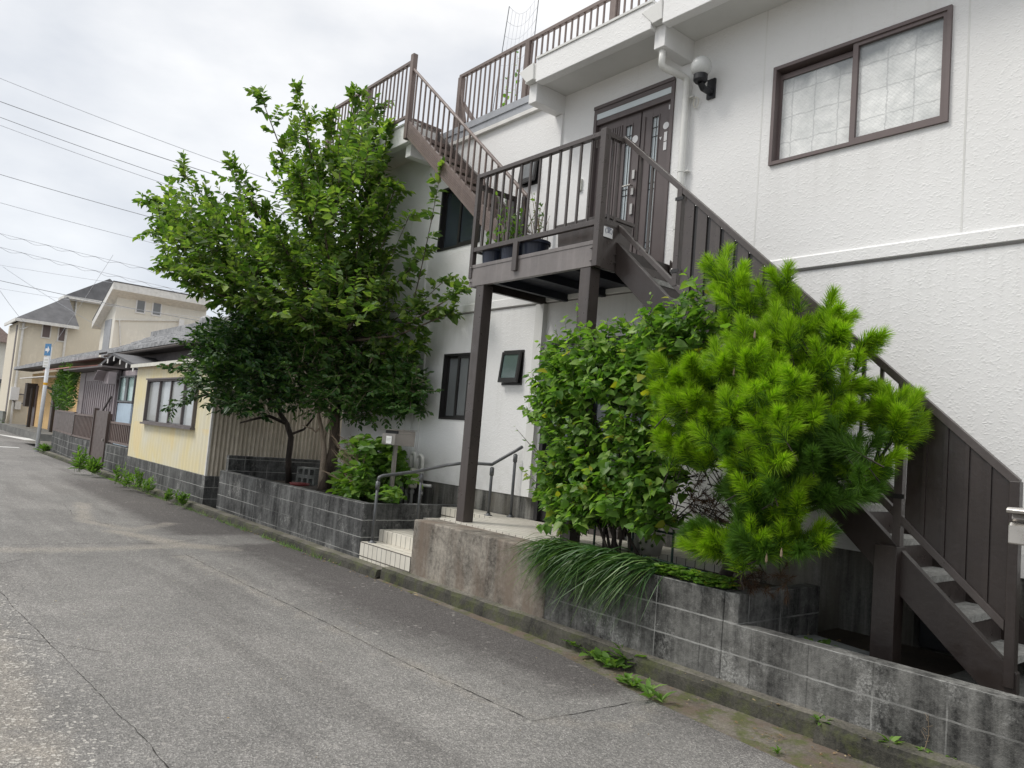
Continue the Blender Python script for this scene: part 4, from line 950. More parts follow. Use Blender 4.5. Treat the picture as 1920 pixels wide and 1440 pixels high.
b=MB(); b.bar((-19.6,6.9,3.95),(-17.0,6.6,4.05),.1,.1); b.box(-19.85,-19.55,6.75,7.05,3.7,4.05); b.build('rusty_gutter',M['rust'],oh)
# gable porch roof in front
b=MB(); 
gy0,gy1=5.55,7.2
b.prism([(-28.8,2.86),(-26.1,3.36),(-22.6,2.82),(-22.6,2.74),(-26.1,3.28),(-28.8,2.78)],'y',gy0,gy1); gp=b.build('porch_roof',M['slate'],oh)
MB().prism([(-28.3,2.80),(-26.1,3.20),(-23.2,2.78)],'y',gy0+.25,gy0+.3).build('gable_board',M['darkwood'],gp)
b=MB()
for x in (-28.2,-27.4,-26.6,-25.8,-25.0,-24.2,-23.4):
    zz=np.interp(x,[-28.8,-26.1,-22.6],[2.8,3.3,2.76]); b.box(x-.05,x+.05,gy0-.02,gy0+.0,zz-.16,zz-.02)
pieces(b,'rafter_end',M['whitetrim'],gp)
# mauve shutter shed
ms=thing('mauve_shed','mauve metal shed with ribbed shutter behind the brown fence','shed',(-27.5,6,0))
q=MB(); q.box(-30.2,-29.4,5.5,5.62,.1,2.8); q.box(-29.4,-24.95,5.52,5.6,2.5,2.8); q.box(-30.2,-30.1,5.621,7,.1,2.8); q.build('wall',M['purple'],ms)
n=15; b=MB()
for i in range(n):
    x=-29.4+i*4.4/n; b.box(x+.02,x+4.4/n-.10,5.53,5.585,.1,2.5)
b.box(-29.4,-25.0,5.59,5.6,.1,2.5); b.build('shutter',M['purple'],ms)
MB().box(-30.5,-24.6,5.0,6.9,2.82,2.87).build('roof',M['greywood'],ms)
b=MB(); b.box(-25.2,-24.6,5.2,5.4,2.35,2.7); b.bar((-25.3,5.1,2.45),(-24.9,5.1,2.72),.3,.02); b.build('box_awning',M['purple'],ms)
MB().bar((-25.4,5.5,2.0),(-26.6,5.3,.9),.05,.05).build('prop',M['greywood'],ms)
# red sheet awning left of it
b=MB(); b.prism([(5.2,2.95),(6.6,3.25),(6.6,3.29),(5.2,2.99)],'x',-36,-30.6); b2=[ b.box(x,x+.12,5.18,6.6,3.0,3.0) for x in ()]
aw=tag(b.build('red_awning',M['rust'],None),'rusty red sheet awning above the green bush','awning')
# blue door wall
bd=thing('side_house','narrow entrance wall with pale blue door and mint window beside the shed','house',(-24,5.6,0))
MB().box(-24.9,-19.0,5.62,5.7,.1,2.78).build('wall',M['purple'],bd)
MB().box(-24.75,-23.2,5.56,5.61,.15,1.82).build('door',M['bluesheet'],bd)
f=frame_boxes(MB(),-24.8,-23.1,1.85,2.62,.05,5.54,5.615); f.box(-24.1,-23.85,5.55,5.6,1.9,2.58); fw=f.build('window',M['galv'],bd)
MB().box(-24.75,-23.15,5.59,5.60,1.9,2.57).build('pane',M['glassmint'],fw)
# brown fence on block wall + gate
tag(MB().box(-25.7,-22.85,4.6,4.74,0,.72).build('block_wall',M['block'],None),'stained block wall under the slatted brown fence','wall')
w2=MB(); w2.prism([(-29.95,4.83),(-25.71,4.6),(-25.71,4.74),(-29.9,4.97)],'z',0,.74); tag(w2.build('block_wall',M['block'],None),'stained block wall under the solid brown fence panel by the pole','wall')
tag(MB().box(-21.2,-19.02,4.6,4.74,0,.76).build('block_wall',M['block'],None),'short stained block wall between the gate and the yellow shed','wall')
def slatfence(label,x0,x1,z0,z1,y):
    t=thing('brown_fence',label,'fence',((x0+x1)/2,y,z0))
    MB().box(x0,x1,y-.03,y+.03,z1-.05,z1).build('top_rail',M['brown_lt'],t); MB().box(x0,x1,y-.03,y+.03,z0,z0+.05).build('bottom_rail',M['brown_lt'],t)
    n=int((x1-x0)/.17); o=MB().box(x0+.06,x0+.12,y-.02,y+.02,z0+.05,z1-.05).build('slat',M['brown_lt'],t)
    for i in range(1,n): c=o.copy(); C.objects.link(c); c.parent=t; c.location=(i*.17,0,0)
    for x in (x0,x1-.07): MB().box(x,x+.07,y-.035,y+.035,z0-.02,z1+.02).build('post',M['brown'],t)
slatfence('slatted brown metal fence left of the gate',-25.65,-22.9,.74,1.42,4.66)
slatfence('slatted brown metal fence between the gate and the yellow shed',-21.15,-19.1,.80,1.32,4.66)
pf=thing('brown_fence','solid brown fence panel on the corner wall behind the pole','fence',(-27.8,4.78,.74))
b=MB(); b.prism([(-29.9,4.89),(-25.72,4.65),(-25.72,4.68),(-29.9,4.92)],'z',.8,1.40); b.build('panel',M['brown_warm'],pf)
b=MB(); b.prism([(-29.95,4.87),(-25.72,4.63),(-25.72,4.70),(-29.95,4.94)],'z',1.401,1.45); b.prism([(-29.95,4.87),(-25.72,4.63),(-25.72,4.70),(-29.95,4.94)],'z',.745,.799); b.build('rail',M['brown_lt'],pf)
gt=thing('metal_gate','brown solid metal gate between the slatted fences','gate',(-22,4.62,.1))
MB().box(-22.75,-21.3,4.60,4.65,.14,1.56).build('gate_leaf',M['brown_warm'],gt)
b=MB(); b.box(-22.84,-22.76,4.57,4.68,0,1.62); b.box(-21.29,-21.21,4.57,4.68,0,1.50); pieces(b,'gate_post',M['brown_warm'],gt)
MB().box(-21.5,-21.42,4.56,4.60,.8,.86).build('handle',M['steelp'],gt)
# street pole with signs
po=thing('sign_pole','white street pole with a blue arrow sign at the fence corner','sign pole',(-29.85,4.42,0))
b=MB(); b.tube([(-29.85,4.42,0),(-29.85,4.42,3.55)],.062,12); b.build('pole',M['polewhite'],po,smooth=True)
def sp(u,z,o): # point on the sign plane, facing mostly up the road
    return (-29.83+.90*u+.436*o,4.42+.436*u-.90*o,z)
def splate(u0,u1,z0,z1,o0,o1): 
    return MB().add([sp(u,z,o) for o in (o0,o1) for z in (z0,z1) for u in (u0,u1)],[(0,2,3,1),(4,5,7,6),(0,1,5,4),(2,6,7,3),(0,4,6,2),(1,3,7,5)])
sgn=splate(-.15,.15,3.24,3.64,.066,.08).build('sign_panel',M['signblue'],po)
b=MB(); b.add([sp(u,z,.084) for u,z in ((-.11,3.39),(.0,3.39),(.0,3.31),(.11,3.44),(.0,3.57),(.0,3.48),(-.11,3.48))],[tuple(range(7))]); b.build('arrow',M['signwhite'],sgn)
s2=splate(-.14,.14,2.84,3.2,.066,.08).build('sign_panel',M['signwhite'],po)
b=MB()
for z in (3.10,3.0,2.9): q=splate(-.09,.09,z-.025,z+.015,.081,.084); b.add(q.v,q.f)
b.build('sign_lines',M['greybox'],s2)
b=MB(); b.tube([(-29.85,4.42,2.25),(-29.85,4.42,2.33)],.066,12); b.build('pole_band',M['yellow'],po)
# --- orange house beyond
og=thing('ochre_house','ochre rendered house with brown doors and a sagging tiled eave','house',(-44,8,0))
MB().box(-52,-38.2,7.0,12,.35,3.3).build('wall',M['orange'],og)
tileroof(-52.5,-30.8,6.1,3.50,9.2,4.7,'roof',og,.3,6)
MB().box(-52.4,-30.8,6.12,7.0,3.42,3.46).build('soffit',M['darkwood'],og)
MB().box(-52.6,-38,5.7,7.0,.0,.33).build('doorstep',M['slab'],og)
for x0_ in (-51.4,-44.5): MB().box(x0_,x0_+2.2,6.93,7.0,.36,2.6).build('door',M['frame'],og)
b=MB(); b.tube([(-41.5,6.6,.3),(-41.5,6.6,2.3),(-44.0,6.6,2.45)],.07,8); b.tube([(-47.5,6.5,.3),(-47.5,6.5,2.4)],.09,8); pieces(b,'door_post',M['darkwood'],og)
b=MB(); b.prism([(5.9,2.85),(7.0,2.98),(7.0,3.02),(5.9,2.89)],'x',-48,-40); b.build('canopy',M['whitetrim'],og)
MB().box(-50.4,-49.6,6.5,7.0,1.4,2.7).build('shutter_box',M['darkwood'],og)
# far boundary wall
tag(MB().box(-57,-53.2,5.95,6.1,0,1.0).build('block_wall',M['grey_block'],None),'grey block wall far down the lane before the cream house','wall')
# --- cream houses
def mapx(px,py,X): return onX(px,py,X)
ch=thing('cream_house','beige two and three storey house with slate hip roofs','house',(-60,9,0))
XA=-56
L=mapx(38,600,XA); Rr=mapx(136,620,XA); yl,yr=L[1],Rr[1]; zt_=L[2]-.05
dA=XA-onY(13,640,yl)[0]; MB().box(XA-dA,XA,yl,yr+3,0,zt_).build('wall',M['cream'],ch)
ey0,ey1=yl-.28,yr+.25; rx=mapx(124,566,XA-3); 
b=MB(); xf,xb=XA+.55,onY(11,596,ey0)[0]; zr=rx[2]+.3; ym=yr-.1
b.add([(xf,ey0,zt_+.12),(xf,ey1,zt_+.12),(xb,ey1,zt_+.12),(xb,ey0,zt_+.12),(XA-2.4,ym,zr),(XA-3.4,ym,zr)],[(0,1,4),(1,2,5,4),(2,3,5),(3,0,4,5),(3,2,1,0)]); b.build('roof',M['slate'],ch)
b=MB(); b.box(xf-.02,xf+.06,ey0,ey1,zt_-.08,zt_+.11); b.box(xb,xf,ey0-.05,ey0+.03,zt_-.08,zt_+.11); b.build('roof_gutter',M['whitetrim'],ch)
for px in (87,117):
    c=mapx(px,620 if px<100 else 627,XA); f=MB().box(XA-.02,XA+.05,c[1]-.27,c[1]+.27,c[2]-.50,c[2]+.50).build('window',M['whitetrim'],ch); MB().box(XA+.051,XA+.06,c[1]-.2,c[1]+.2,c[2]-.42,c[2]+.42).build('pane',M['frame'],f)
b=MB(); b.box(XA-1.2,XA-.6,yl-.02,yl-.0,.5,zt_-.2); b.build('side_strip',M['greywood'],ch)
b=MB(); yp=yr-.35; b.tube([(XA+.08,yp,0),(XA+.08,yp,zt_-.1)],.07,8); b.tube([(XA+.08,yl+.2,0),(XA+.08,yl+.2,zt_-.1)],.07,8); b.build('downpipe',M['whitetrim'],ch)
XT=-59; TL=mapx(122,580,XT); TR=mapx(215,590,XT); ztw=mapx(135,560,XT)[2]
MB().box(XT-1.3,XT,TL[1],TR[1]+2,0,ztw).build('tower_wall',M['cream'],ch)
a=mapx(122,556,XT+.6); c=mapx(205,562,XT+.6); pk=mapx(190,530,XT-3); b=MB()
b.add([(XT+.6,a[1],ztw+.1),(XT+.6,c[1]+2.5,ztw+.1),(XT-1.5,c[1]+2.5,ztw+.1),(XT-1.5,a[1],ztw+.1),(XT-.4,pk[1],pk[2]),(XT-.6,pk[1],pk[2])],[(0,1,4),(1,2,5,4),(2,3,5),(3,0,4,5),(3,2,1,0)]); b.build('roof',M['slate'],ch)
b=MB(); b.box(XT+.58,XT+.66,a[1],c[1]+2.5,ztw-.1,ztw+.09); b.box(XT-1.5,XT+.6,a[1]-.05,a[1]+.03,ztw-.1,ztw+.09); b.build('roof_gutter',M['whitetrim'],ch)
b=MB(); b.tube([(XT+.08,TL[1]+.6,zt_),(XT+.08,TL[1]+.6,ztw-.1)],.07,8); b.build('downpipe',M['whitetrim'],ch)
c=mapx(27,738,XA); MB().box(XA,XA+.25,c[1]-.22,c[1]+.22,c[2]-.4,c[2]+.4).build('meter_box',M['signwhite'],ch)
c=mapx(40,748,XA); b=MB(); b.tube([(XA+.15,c[1]+.5*math.cos(t),c[2]+.28*math.sin(t)) for t in np.linspace(0,12.4,30)],.04,5); b.build('cable_coil',M['greywood'],ch)
c=mapx(33,760,XA); MB().box(XA,XA+.2,c[1]-.16,c[1]+.16,c[2]-.25,c[2]+.25).build('meter_box',M['whitetrim'],ch)
b=MB(); c=mapx(42,616,XA); b.tube([(XA+.05,c[1]-.2,c[2]),(XA+.3,c[1],c[2]-.05),(XA+.3,c[1]+.25,c[2]+.15)],.035,5); b.build('service_bracket',M['whitetrim'],ch)
# house B: mono-pitch
ch2=thing('pale_house','pale cream house with a steep single slope roof and two narrow windows','house',(-50,11,0))
XB_=-48; tl=mapx(222,545,XB_); br=mapx(383,620,XB_); y0,y1=tl[1],br[1]; zb_=mapx(222,548,XB_)[2]
b=MB(); b.prism([(XB_,0),(XB_,zb_),(XB_-3.2,zb_-1.46),(XB_-3.2,0)],'y',y0,y1); b.v=[(p[0],p[1],p[2]) for p in b.v]; b.build('wall',M['cream2'],ch2)
rl=mapx(213,528,XB_+.7); rr=mapx(395,566,XB_+.7); b=MB()
b.prism([(XB_+.7,rl[2]),(XB_+.7,rl[2]-.42),(XB_-3.6,rl[2]-.42-1.97),(XB_-3.6,rl[2]-1.94)],'y',rl[1],rr[1]); b.build('roof',M['whitetrim'],ch2)
b=MB(); b.prism([(XB_+.72,rl[2]+.06),(XB_+.72,rl[2]+.005),(XB_-3.6,rl[2]-1.93),(XB_-3.6,rl[2]-1.87)],'y',rl[1]-.02,rr[1]+.02); b.build('roof_sheet',M['slate'],ch2)
for px,py in ((264,572),(294,577)):
    c=mapx(px,py,XB_); f=MB().box(XB_-.02,XB_+.05,c[1]-.27,c[1]+.27,c[2]-.5,c[2]+.5).build('window',M['signwhite'],ch2); MB().box(XB_+.051,XB_+.06,c[1]-.2,c[1]+.2,c[2]-.42,c[2]+.42).build('pane',M['glassgrey'],f)
MB().box(XB_-2.2,XB_-.6,y0-.03,y0,2,zb_-1.5).build('grey_panel',M['greypaint'],ch2)
b=MB(); c=mapx(338,612,XB_); b.box(XB_,XB_+.2,c[1]-.15,c[1]+.15,c[2]-.4,c[2]+.4); b.build('meter',M['signwhite'],ch2)
b=MB(); a1=mapx(222,600,XB_+.06); a2=mapx(226,650,XB_+.06); b.tube([mapx(216,600,XB_+.06),mapx(224,601,XB_+.06),a2],.04,6); b.tube([a1,mapx(342,602,XB_+.06),mapx(340,612,XB_+.06)],.03,6); b.build('cable_pipe',M['whitetrim'],ch2)
# far houses at the left edge
fh=thing('far_house','distant brown roofed house at the left edge beyond the cream house','house',(-95,9,0))
XH=-95; a=mapx(-30,640,XH); c=mapx(14,640,XH); MB().box(XH-8,XH,a[1],c[1],0,c[2]).build('wall',M['cream2'],fh)
b=MB(); b.prism([(a[1]-.8,c[2]-.2),((a[1]+c[1])/2-1,c[2]+2.2),(c[1]+.9,c[2]-.2)],'x',XH-9,XH+1); b.build('roof',M['browntile'],fh)
MB().box(XH,XH+.1,c[1]-2.2,c[1]-.9,c[2]-4,c[2]-2.4).build('window',M['glassdark'],fh)
b=MB(); b.prism([(a[1],3.4),(c[1]+.4,3.4),(c[1]+.4,3.7),(a[1],4.0)],'x',XH,XH+1.5); b.build('porch_roof',M['slate'],fh)
# overhead cables
def cable(name,label,pts,D0,D1,r,sag=0,m='wire',zig=0):
    (ax,ay),(bx,by)=pts; P=[]
    n=40 if not zig else 150
    a=atd(ax,ay,D0); c=atd(bx,by,D1)
    for i in range(n+1):
        t=i/n; p=a*(1-t)+c*t; p[2]-=sag*4*t*(1-t)
        if zig: p[2]+=zig*math.sin(t*math.pi*2*24)
        P.append(p)
    b=MB(); b.tube(P,r,5); return tag(b.build('overhead_cable',M[m],None),label,'cable',None)
WL=[((-300,20),(900,465),34,36,0.0140,.5,'wirelt',0,'thin pale overhead cable, highest of all in the sky'),
((-300,75),(900,468),30,33,0.0154,.5,'wire',0,'dark overhead cable second from the top'),
((-300,102),(900,505),30,33,0.0126,.5,'wire',0,'dark overhead cable third from the top'),
((-300,117),(900,520),30,33,0.0119,.5,'wirelt',0,'dark overhead cable fourth from the top'),
((-250,250),(900,555),34,38,0.0140,.4,'wire',0,'overhead cable passing the upper left edge of the tree'),
((-250,308),(900,590),34,38,0.0126,.4,'wirelt',0,'overhead cable passing the middle left edge of the tree'),
((-250,373),(800,612),38,42,0.0112,.3,'wirelt',0,'straight carrier of the upper wavy cable'),
((-250,376),(800,615),38,42,0.0098,.3,'wirelt',.07,'upper wavy wrapped cable above the roofs'),
((-250,398),(800,640),38,42,0.0112,.3,'wirelt',0,'straight carrier of the lower wavy cable'),
((-250,401),(800,643),38,42,0.0098,.3,'wirelt',.07,'lower wavy wrapped cable above the roofs'),
((-200,462),(700,590),44,46,0.0105,.3,'wirelt',0,'faint overhead cable just above the mono-pitch roof'),
((-200,478),(620,640),36,38,0.0140,.3,'wire',0,'dark overhead cable crossing the front of the cream houses'),
((-200,505),(500,610),38,40,0.0084,.2,'wirelt',0,'faint cable crossing the slate roof'),
((5,500),(200,620),40,44,0.0098,.1,'wirelt',0,'cable running down from the left edge to the beige house'),
((0,545),(60,620),40,50,0.0098,.1,'wirelt',0,'short cable at the left edge dropping behind the slate roof'),
((212,478),(70,690),40,46,0.0084,.1,'wirelt',0,'slack drop cable falling from the wavy cables to the ochre house')]
for a,b_,d0,d1,r,sg_,m,z,lab in WL: cable('overhead_cable',lab,(a,b_),d0,d1,r,sg_,m,z)
# ================================================================ PLANTS
def unit(a): return a/(np.linalg.norm(a,axis=-1,keepdims=True)+1e-9)
SHAPES={'oval':[(0,0,0),(.5,0,-.05),(1,0,-.12),(.3,.42,.06),(.7,.36,.04)],
        'lance':[(0,0,0),(.5,0,-.04),(1,0,-.10),(.3,.5,.08),(.68,.34,.04)],
        'heart':[(0,0,0),(.45,0,-.06),(1,0,-.22),(.18,.52,.08),(.58,.40,.02)],
        'long':[(0,0,0),(.5,0,.03),(1,0,-.14),(.3,.5,.05),(.65,.55,.03)]}
class Leaves:
    def __init__(s): s.P=[];s.D=[];s.N=[];s.L=[];s.W=[]
    def add(s,P,D,N,L,W): s.P.append(P);s.D.append(D);s.N.append(N);s.L.append(L);s.W.append(W)
    def count(s): return sum(len(p) for p in s.P)
    def build(s,name,m,parent,shape='oval'):
        P=np.concatenate(s.P);D=unit(np.concatenate(s.D));N=np.concatenate(s.N);L=np.concatenate(s.L)[:,None];W=np.concatenate(s.W)[:,None]
        N=unit(N-D*(N*D).sum(1,keepdims=True)); S_=np.cross(D,N); n=len(P)
        b,m_,t,a,c=SHAPES[shape]
        tm=[b,m_,t,a,c,(a[0],-a[1],a[2]),(c[0],-c[1],c[2])]
        V=np.stack([P+D*L*u+S_*W*v+N*L*h for u,v,h in tm],1).reshape(-1,3)
        F=np.array([(0,3,1),(3,4,1),(4,2,1),(0,1,5),(5,1,6),(6,1,2)])
        F=(np.arange(n)[:,None,None]*7+F[None]).reshape(-1,3)
        return rawmesh(name,V,F,m,parent)
def rawmesh(name,V,F,m,parent,smooth=False):
    off=np.array(wloc(parent)) if parent is not None else np.zeros(3)
    me=bpy.data.meshes.new(name); k=F.shape[1]; V=(V-off).astype('f4')
    me.vertices.add(len(V)); me.vertices.foreach_set('co',V.ravel())
    me.loops.add(F.size); me.loops.foreach_set('vertex_index',F.astype('i4').ravel())
    me.polygons.add(len(F)); me.polygons.foreach_set('loop_start',np.arange(0,F.size,k,dtype='i4')); me.update(calc_edges=True); me.validate()
    if smooth: me.polygons.foreach_set('use_smooth',[True]*len(me.polygons))
    me.materials.append(m); o=bpy.data.objects.new(name,me); C.objects.link(o)
    if parent is not None: o.parent=parent
    return o
UP=np.array([0,0,1.]); LIT=np.array([.45,.75,0.])   # leaves turn to the open road side
def shoot(lv,tw,s,d,L,n,ll,lw,droop=.25,curve=.0,spread=.85,fold=.5,rtwig=.004,t0=.12):
    """leafy twig from s along d, length L, with n alternate leaves"""
    s=np.asarray(s,float); d=unit(np.asarray(d,float)); t=np.linspace(t0,1,n)
    pos=s+np.outer(t*L,d)+np.outer(t*t*L*curve,UP)
    dd=unit(d+2*t[:,None]*curve*UP)
    side=unit(np.cross(dd,UP+rng.normal(0,.25,3))); sg=np.where(np.arange(n)%2==0,1,-1)[:,None]
    fw=.45+.5*t[:,None]**3
    D=dd*fw+side*sg*spread*(1-.55*t[:,None]**4)-UP*droop+rng.normal(0,.22,(n,3))
    N=UP*.75-LIT*.35+dd*.2+rng.normal(0,fold,(n,3))
    sz=(.6+.75*rng.random(n))*(1-.35*t**4)
    lv.add(pos,D,N,ll*sz,lw*sz)
    if tw is not None: tw.tube([s,s+d*L*.5+UP*curve*L*.25,s+d*L*.96+UP*curve*L*.92],[rtwig,rtwig*.75,rtwig*.4],4,False)
def inblob(cx,cy,rx,ry):
    while True:
        a,b=rng.uniform(-1,1,2)
        if a*a+b*b<1: return cx+a*rx,cy+b*ry
def fixwall(p,ymax=5.93):
    if p[0]>-12.2 and p[1]>ymax:
        d=p-O; p=O+d*((ymax-rng.random()*.25)/d[1])
    return p
# ---------------------------------------------------------------- tall tree
tt=thing('tall_tree','tall light green broadleaf tree with long upright shoots against the white house','tree',(-11.45,5.75,.6))
lv=Leaves(); tw=MB(); tk=MB()
base=np.array((-11.45,5.75,.58)); DT=float(FWD@(base-O))
fork=atd(640,650,DT-.3); 
tk.tube([base,atd(627,840,DT),atd(629,740,DT-.05),fork,atd(645,560,DT-.5)],[.105,.085,.08,.07,.05],10)
limbs=[]   # (pxA,pyA,dA, pxB,pyB,dB, nsub, len)
def limb(a,b,da,db,nsub,sl,n=13,ll=.132,start=.22,r=.02,up=.35,curve=.05):
    A=atd(*a,DT+da); B=fixwall(atd(*b,DT+db)); A=fixwall(A); d=B-A; Ln=np.linalg.norm(d); dn=d/Ln
    mid=(A+B)/2+np.array([0,0,-.06*Ln]); 
    tk.tube([A,mid*.5+A*.5,mid,mid*.5+B*.5,B],[r,r*.85,r*.65,r*.45,r*.2],6)
    nsub=int(nsub*1.9)
    for k in range(nsub):
        t=start+(1-start)*k/max(1,nsub-1)+rng.normal(0,.02); t=min(max(t,.05),.97)
        p=(1-t)**2*A+2*t*(1-t)*mid+t*t*B
        q=unit(np.cross(dn,FWD)+rng.normal(0,.1,3))*rng.choice([-1,1])
        dr=dn*.75+q*rng.uniform(.5,1.15)*(1-.25*t)+rng.normal(0,.38,3)+UP*up
        shoot(lv,tw,fixwall(p),dr,sl*rng.uniform(.6,1.2)*(1-.35*t),n,ll,ll*.55,curve=curve)
    shoot(lv,tw,B-dn*sl*.7,dn+UP*.1,sl*.85,n,ll*1.1,ll*.6,spread=1.1)
top=(640,600); mid_=(620,640)
L_=[((640,520),(487,175),-.6,-.5,13,.36),((640,500),(558,168),-.7,-.8,10,.28),((655,480),(618,215),-.5,-.9,9,.30),((665,480),(662,165),-.3,-.5,13,.38),
    ((675,470),(703,190),-.5,-.6,12,.36),((690,470),(728,235),-.6,-.9,10,.28),((650,560),(745,345),-.8,-1.2,7,.26),
    ((600,560),(286,368),-.4,-.6,15,.5),((600,550),(335,320),-.3,-.2,13,.46),((590,540),(428,312),-.4,-.9,12,.42),((600,540),(478,385),-.6,-.6,8,.3),
    ((590,570),(290,425),-.5,-1.0,14,.48),((590,590),(305,500),-.3,-.7,12,.44),((600,600),(345,525),-.5,-1.2,11,.42),((600,620),(400,560),-.4,-.6,9,.38),((610,500),(560,320),-.9,-1.5,9,.3),
    ((620,600),(520,440),-1.0,-1.9,11,.42),((640,590),(600,380),-1.0,-1.9,12,.42),((650,590),(680,400),-.9,-1.7,11,.38),((650,600),(730,430),-.8,-1.3,7,.28),
    ((650,640),(868,545),-.7,-1.9,11,.30),((650,660),(795,640),-.7,-1.3,8,.32),((640,620),(470,560),-1.0,-1.7,10,.4),((640,640),(560,590),-.9,-1.6,9,.38),((650,620),(700,540),-1.0,-1.5,8,.34),
    ((640,610),(775,500),-.8,-1.4,5,.26),((650,640),(850,585),-.9,-2.0,8,.26)]
for a,b,da,db,ns,sl in L_: limb(a,b,da,db,ns,sl,r=.024)
limb((770,590),(829,312),-1.5,-2.1,5,.2,n=9,ll=.125,start=.1,r=.010)
for a,b,n_ in (((690,570),(800,470),5),((690,580),(790,570),5),((690,560),(770,400),5),((720,610),(840,520),5),((700,640),(790,655),5)): limb(a,b,-.9,-1.7,n_,.22,n=10,ll=.125,start=.3,r=.012,up=.0)
p0=fixwall(atd(808,420,DT-1.9)); p1=fixwall(atd(829,310,DT-2.1)); shoot(lv,tw,p0,p1-p0,np.linalg.norm(p1-p0),15,.13,.085,droop=.1,spread=.7)
BL=[(430,480,115,62,125),(370,430,65,50,55),(330,420,35,35,14),(575,450,85,80,115),(610,360,52,75,80),(655,310,38,65,48),(672,390,50,90,80),(560,540,135,55,210),(650,550,65,60,115),(600,600,90,40,70),(695,470,28,60,22),(480,530,110,45,95),(640,600,75,40,70),(695,300,22,60,20),(570,270,26,40,14),(440,410,60,30,26),(545,340,25,40,16)]
for cx,cy,rx,ry,n in BL:
    for k in range(n):
        px,py=inblob(cx,cy,rx,ry); p=fixwall(atd(px,py,DT-.6+rng.normal(0,.65)))
        c=atd(630,620,DT-.5); dr=unit(p-c)+UP*.35+rng.normal(0,.45,3)
        shoot(lv,tw,p,dr,rng.uniform(.25,.48),12,.125,.07,curve=.05)
tk.build('trunk',M['bark'],tt,smooth=True); tw.build('twigs',M['bark'],tt); lv.build('crown',M['leaf_tall'],tt,'lance')
# ---------------------------------------------------------------- two evergreen trees
def evergreen(label,basep,trunks,blobs,DB,leafm,barkm,ll,lw,extra=(),dep=.55,sl=(.18,.36),nl=11):
    t=thing('evergreen_tree',label,'tree',tuple(basep)); lv=Leaves(); tw=MB(); tk=MB()
    for pts,rs_ in trunks: tk.tube(pts,rs_,9)
    for cx,cy,rx,ry,n in blobs:
        cc=atd(cx,cy+ry*.5,DB)
        for k in range(int(n*3.0)):
            px,py=inblob(cx,cy,rx,ry); p=fixwall(atd(px,py,DB+rng.normal(0,dep)))
            dr=unit(p-cc)*.7+UP*.25-FWD*.35+rng.normal(0,.5,3)
            shoot(lv,tw,p,dr,rng.uniform(*sl),nl,ll,lw,droop=.12,spread=.8,fold=.4)
    for a,b,da,db,n in extra:
        A=fixwall(atd(*a,DB+da)); B=fixwall(atd(*b,DB+db)); tk.tube([A,(A+B)/2,B],[.012,.009,.004],5)
        for k in range(n):
            f=(k+.5)/n; shoot(lv,tw,A+(B-A)*f,(B-A)+rng.normal(0,.35*np.linalg.norm(B-A),3),.22,9,ll,lw,droop=.15)
        shoot(lv,tw,B-(B-A)*.1,B-A,.2,10,ll,lw)
    tk.build('trunk',barkm,t,smooth=True); tw.build('twigs',barkm,t); lv.build('crown',leafm,t,'oval'); return t
b1=onZ(541,907,.6); D1=float(FWD@(b1-O))-.15
evergreen('dark glossy evergreen tree with a twisted dark trunk beside the yellow shed',b1,
 [([b1,atd(541,860,D1),atd(546,820,D1),atd(538,795,D1),atd(522,770,D1),atd(520,720,D1-.1)],[.055,.05,.048,.045,.04,.03]),
  ([atd(538,795,D1),atd(505,780,D1-.2),atd(480,785,D1-.3),atd(450,793,D1-.4)],[.03,.026,.02,.012]),([atd(544,815,D1),atd(570,805,D1),atd(590,780,D1-.1)],[.024,.02,.014]),
  ([atd(520,770,D1),atd(470,700,D1-.2),atd(420,680,D1-.3)],[.03,.02,.01])],
 [(450,660,75,50,75),(400,700,48,45,34),(520,640,75,45,60),(470,735,80,40,62),(540,700,60,60,50),(420,640,40,30,16),(500,600,60,22,24)],D1-.35,M['leaf_dark'],M['barkdk'],.112,.058,
 extra=[((390,740),(322,762),-.5,-.9,6),((400,700),(318,690),-.4,-.7,6),((420,660),(345,640),-.3,-.4,5),((440,620),(452,588),-.2,-.2,3),((500,590),(505,575),0,0,2)])
b2=onZ(602,918,.6); D2=float(FWD@(b2-O))-.1
evergreen('mid green evergreen tree with a pale smooth trunk behind the mailbox',b2,
 [([b2,atd(604,890,D2),atd(608,850,D2),atd(606,825,D2),atd(602,800,D2),atd(597,778,D2),atd(600,720,D2-.1)],[.062,.05,.047,.042,.034,.03,.024]),
  ([atd(602,800,D2),atd(592,810,D2-.02),atd(585,804,D2),atd(565,797,D2)],[.016,.016,.014,.009]),([atd(606,825,D2),atd(614,800,D2),atd(640,730,D2-.2),atd(690,700,D2-.4)],[.03,.026,.02,.012])],
 [(610,690,70,55,62),(660,660,60,45,40),(640,740,70,42,58),(705,735,75,48,120),(745,725,40,50,55),(590,640,50,35,22)],D2-.4,M['leaf_mid'],M['barkpale'],.095,.056,
 extra=[((740,720),(775,672),-.7,-1.1,6),((740,745),(795,768),-.7,-1.2,6),((745,735),(788,725),-.7,-1.2,5),((690,700),(700,655),-.6,-.8,3)],dep=.4)
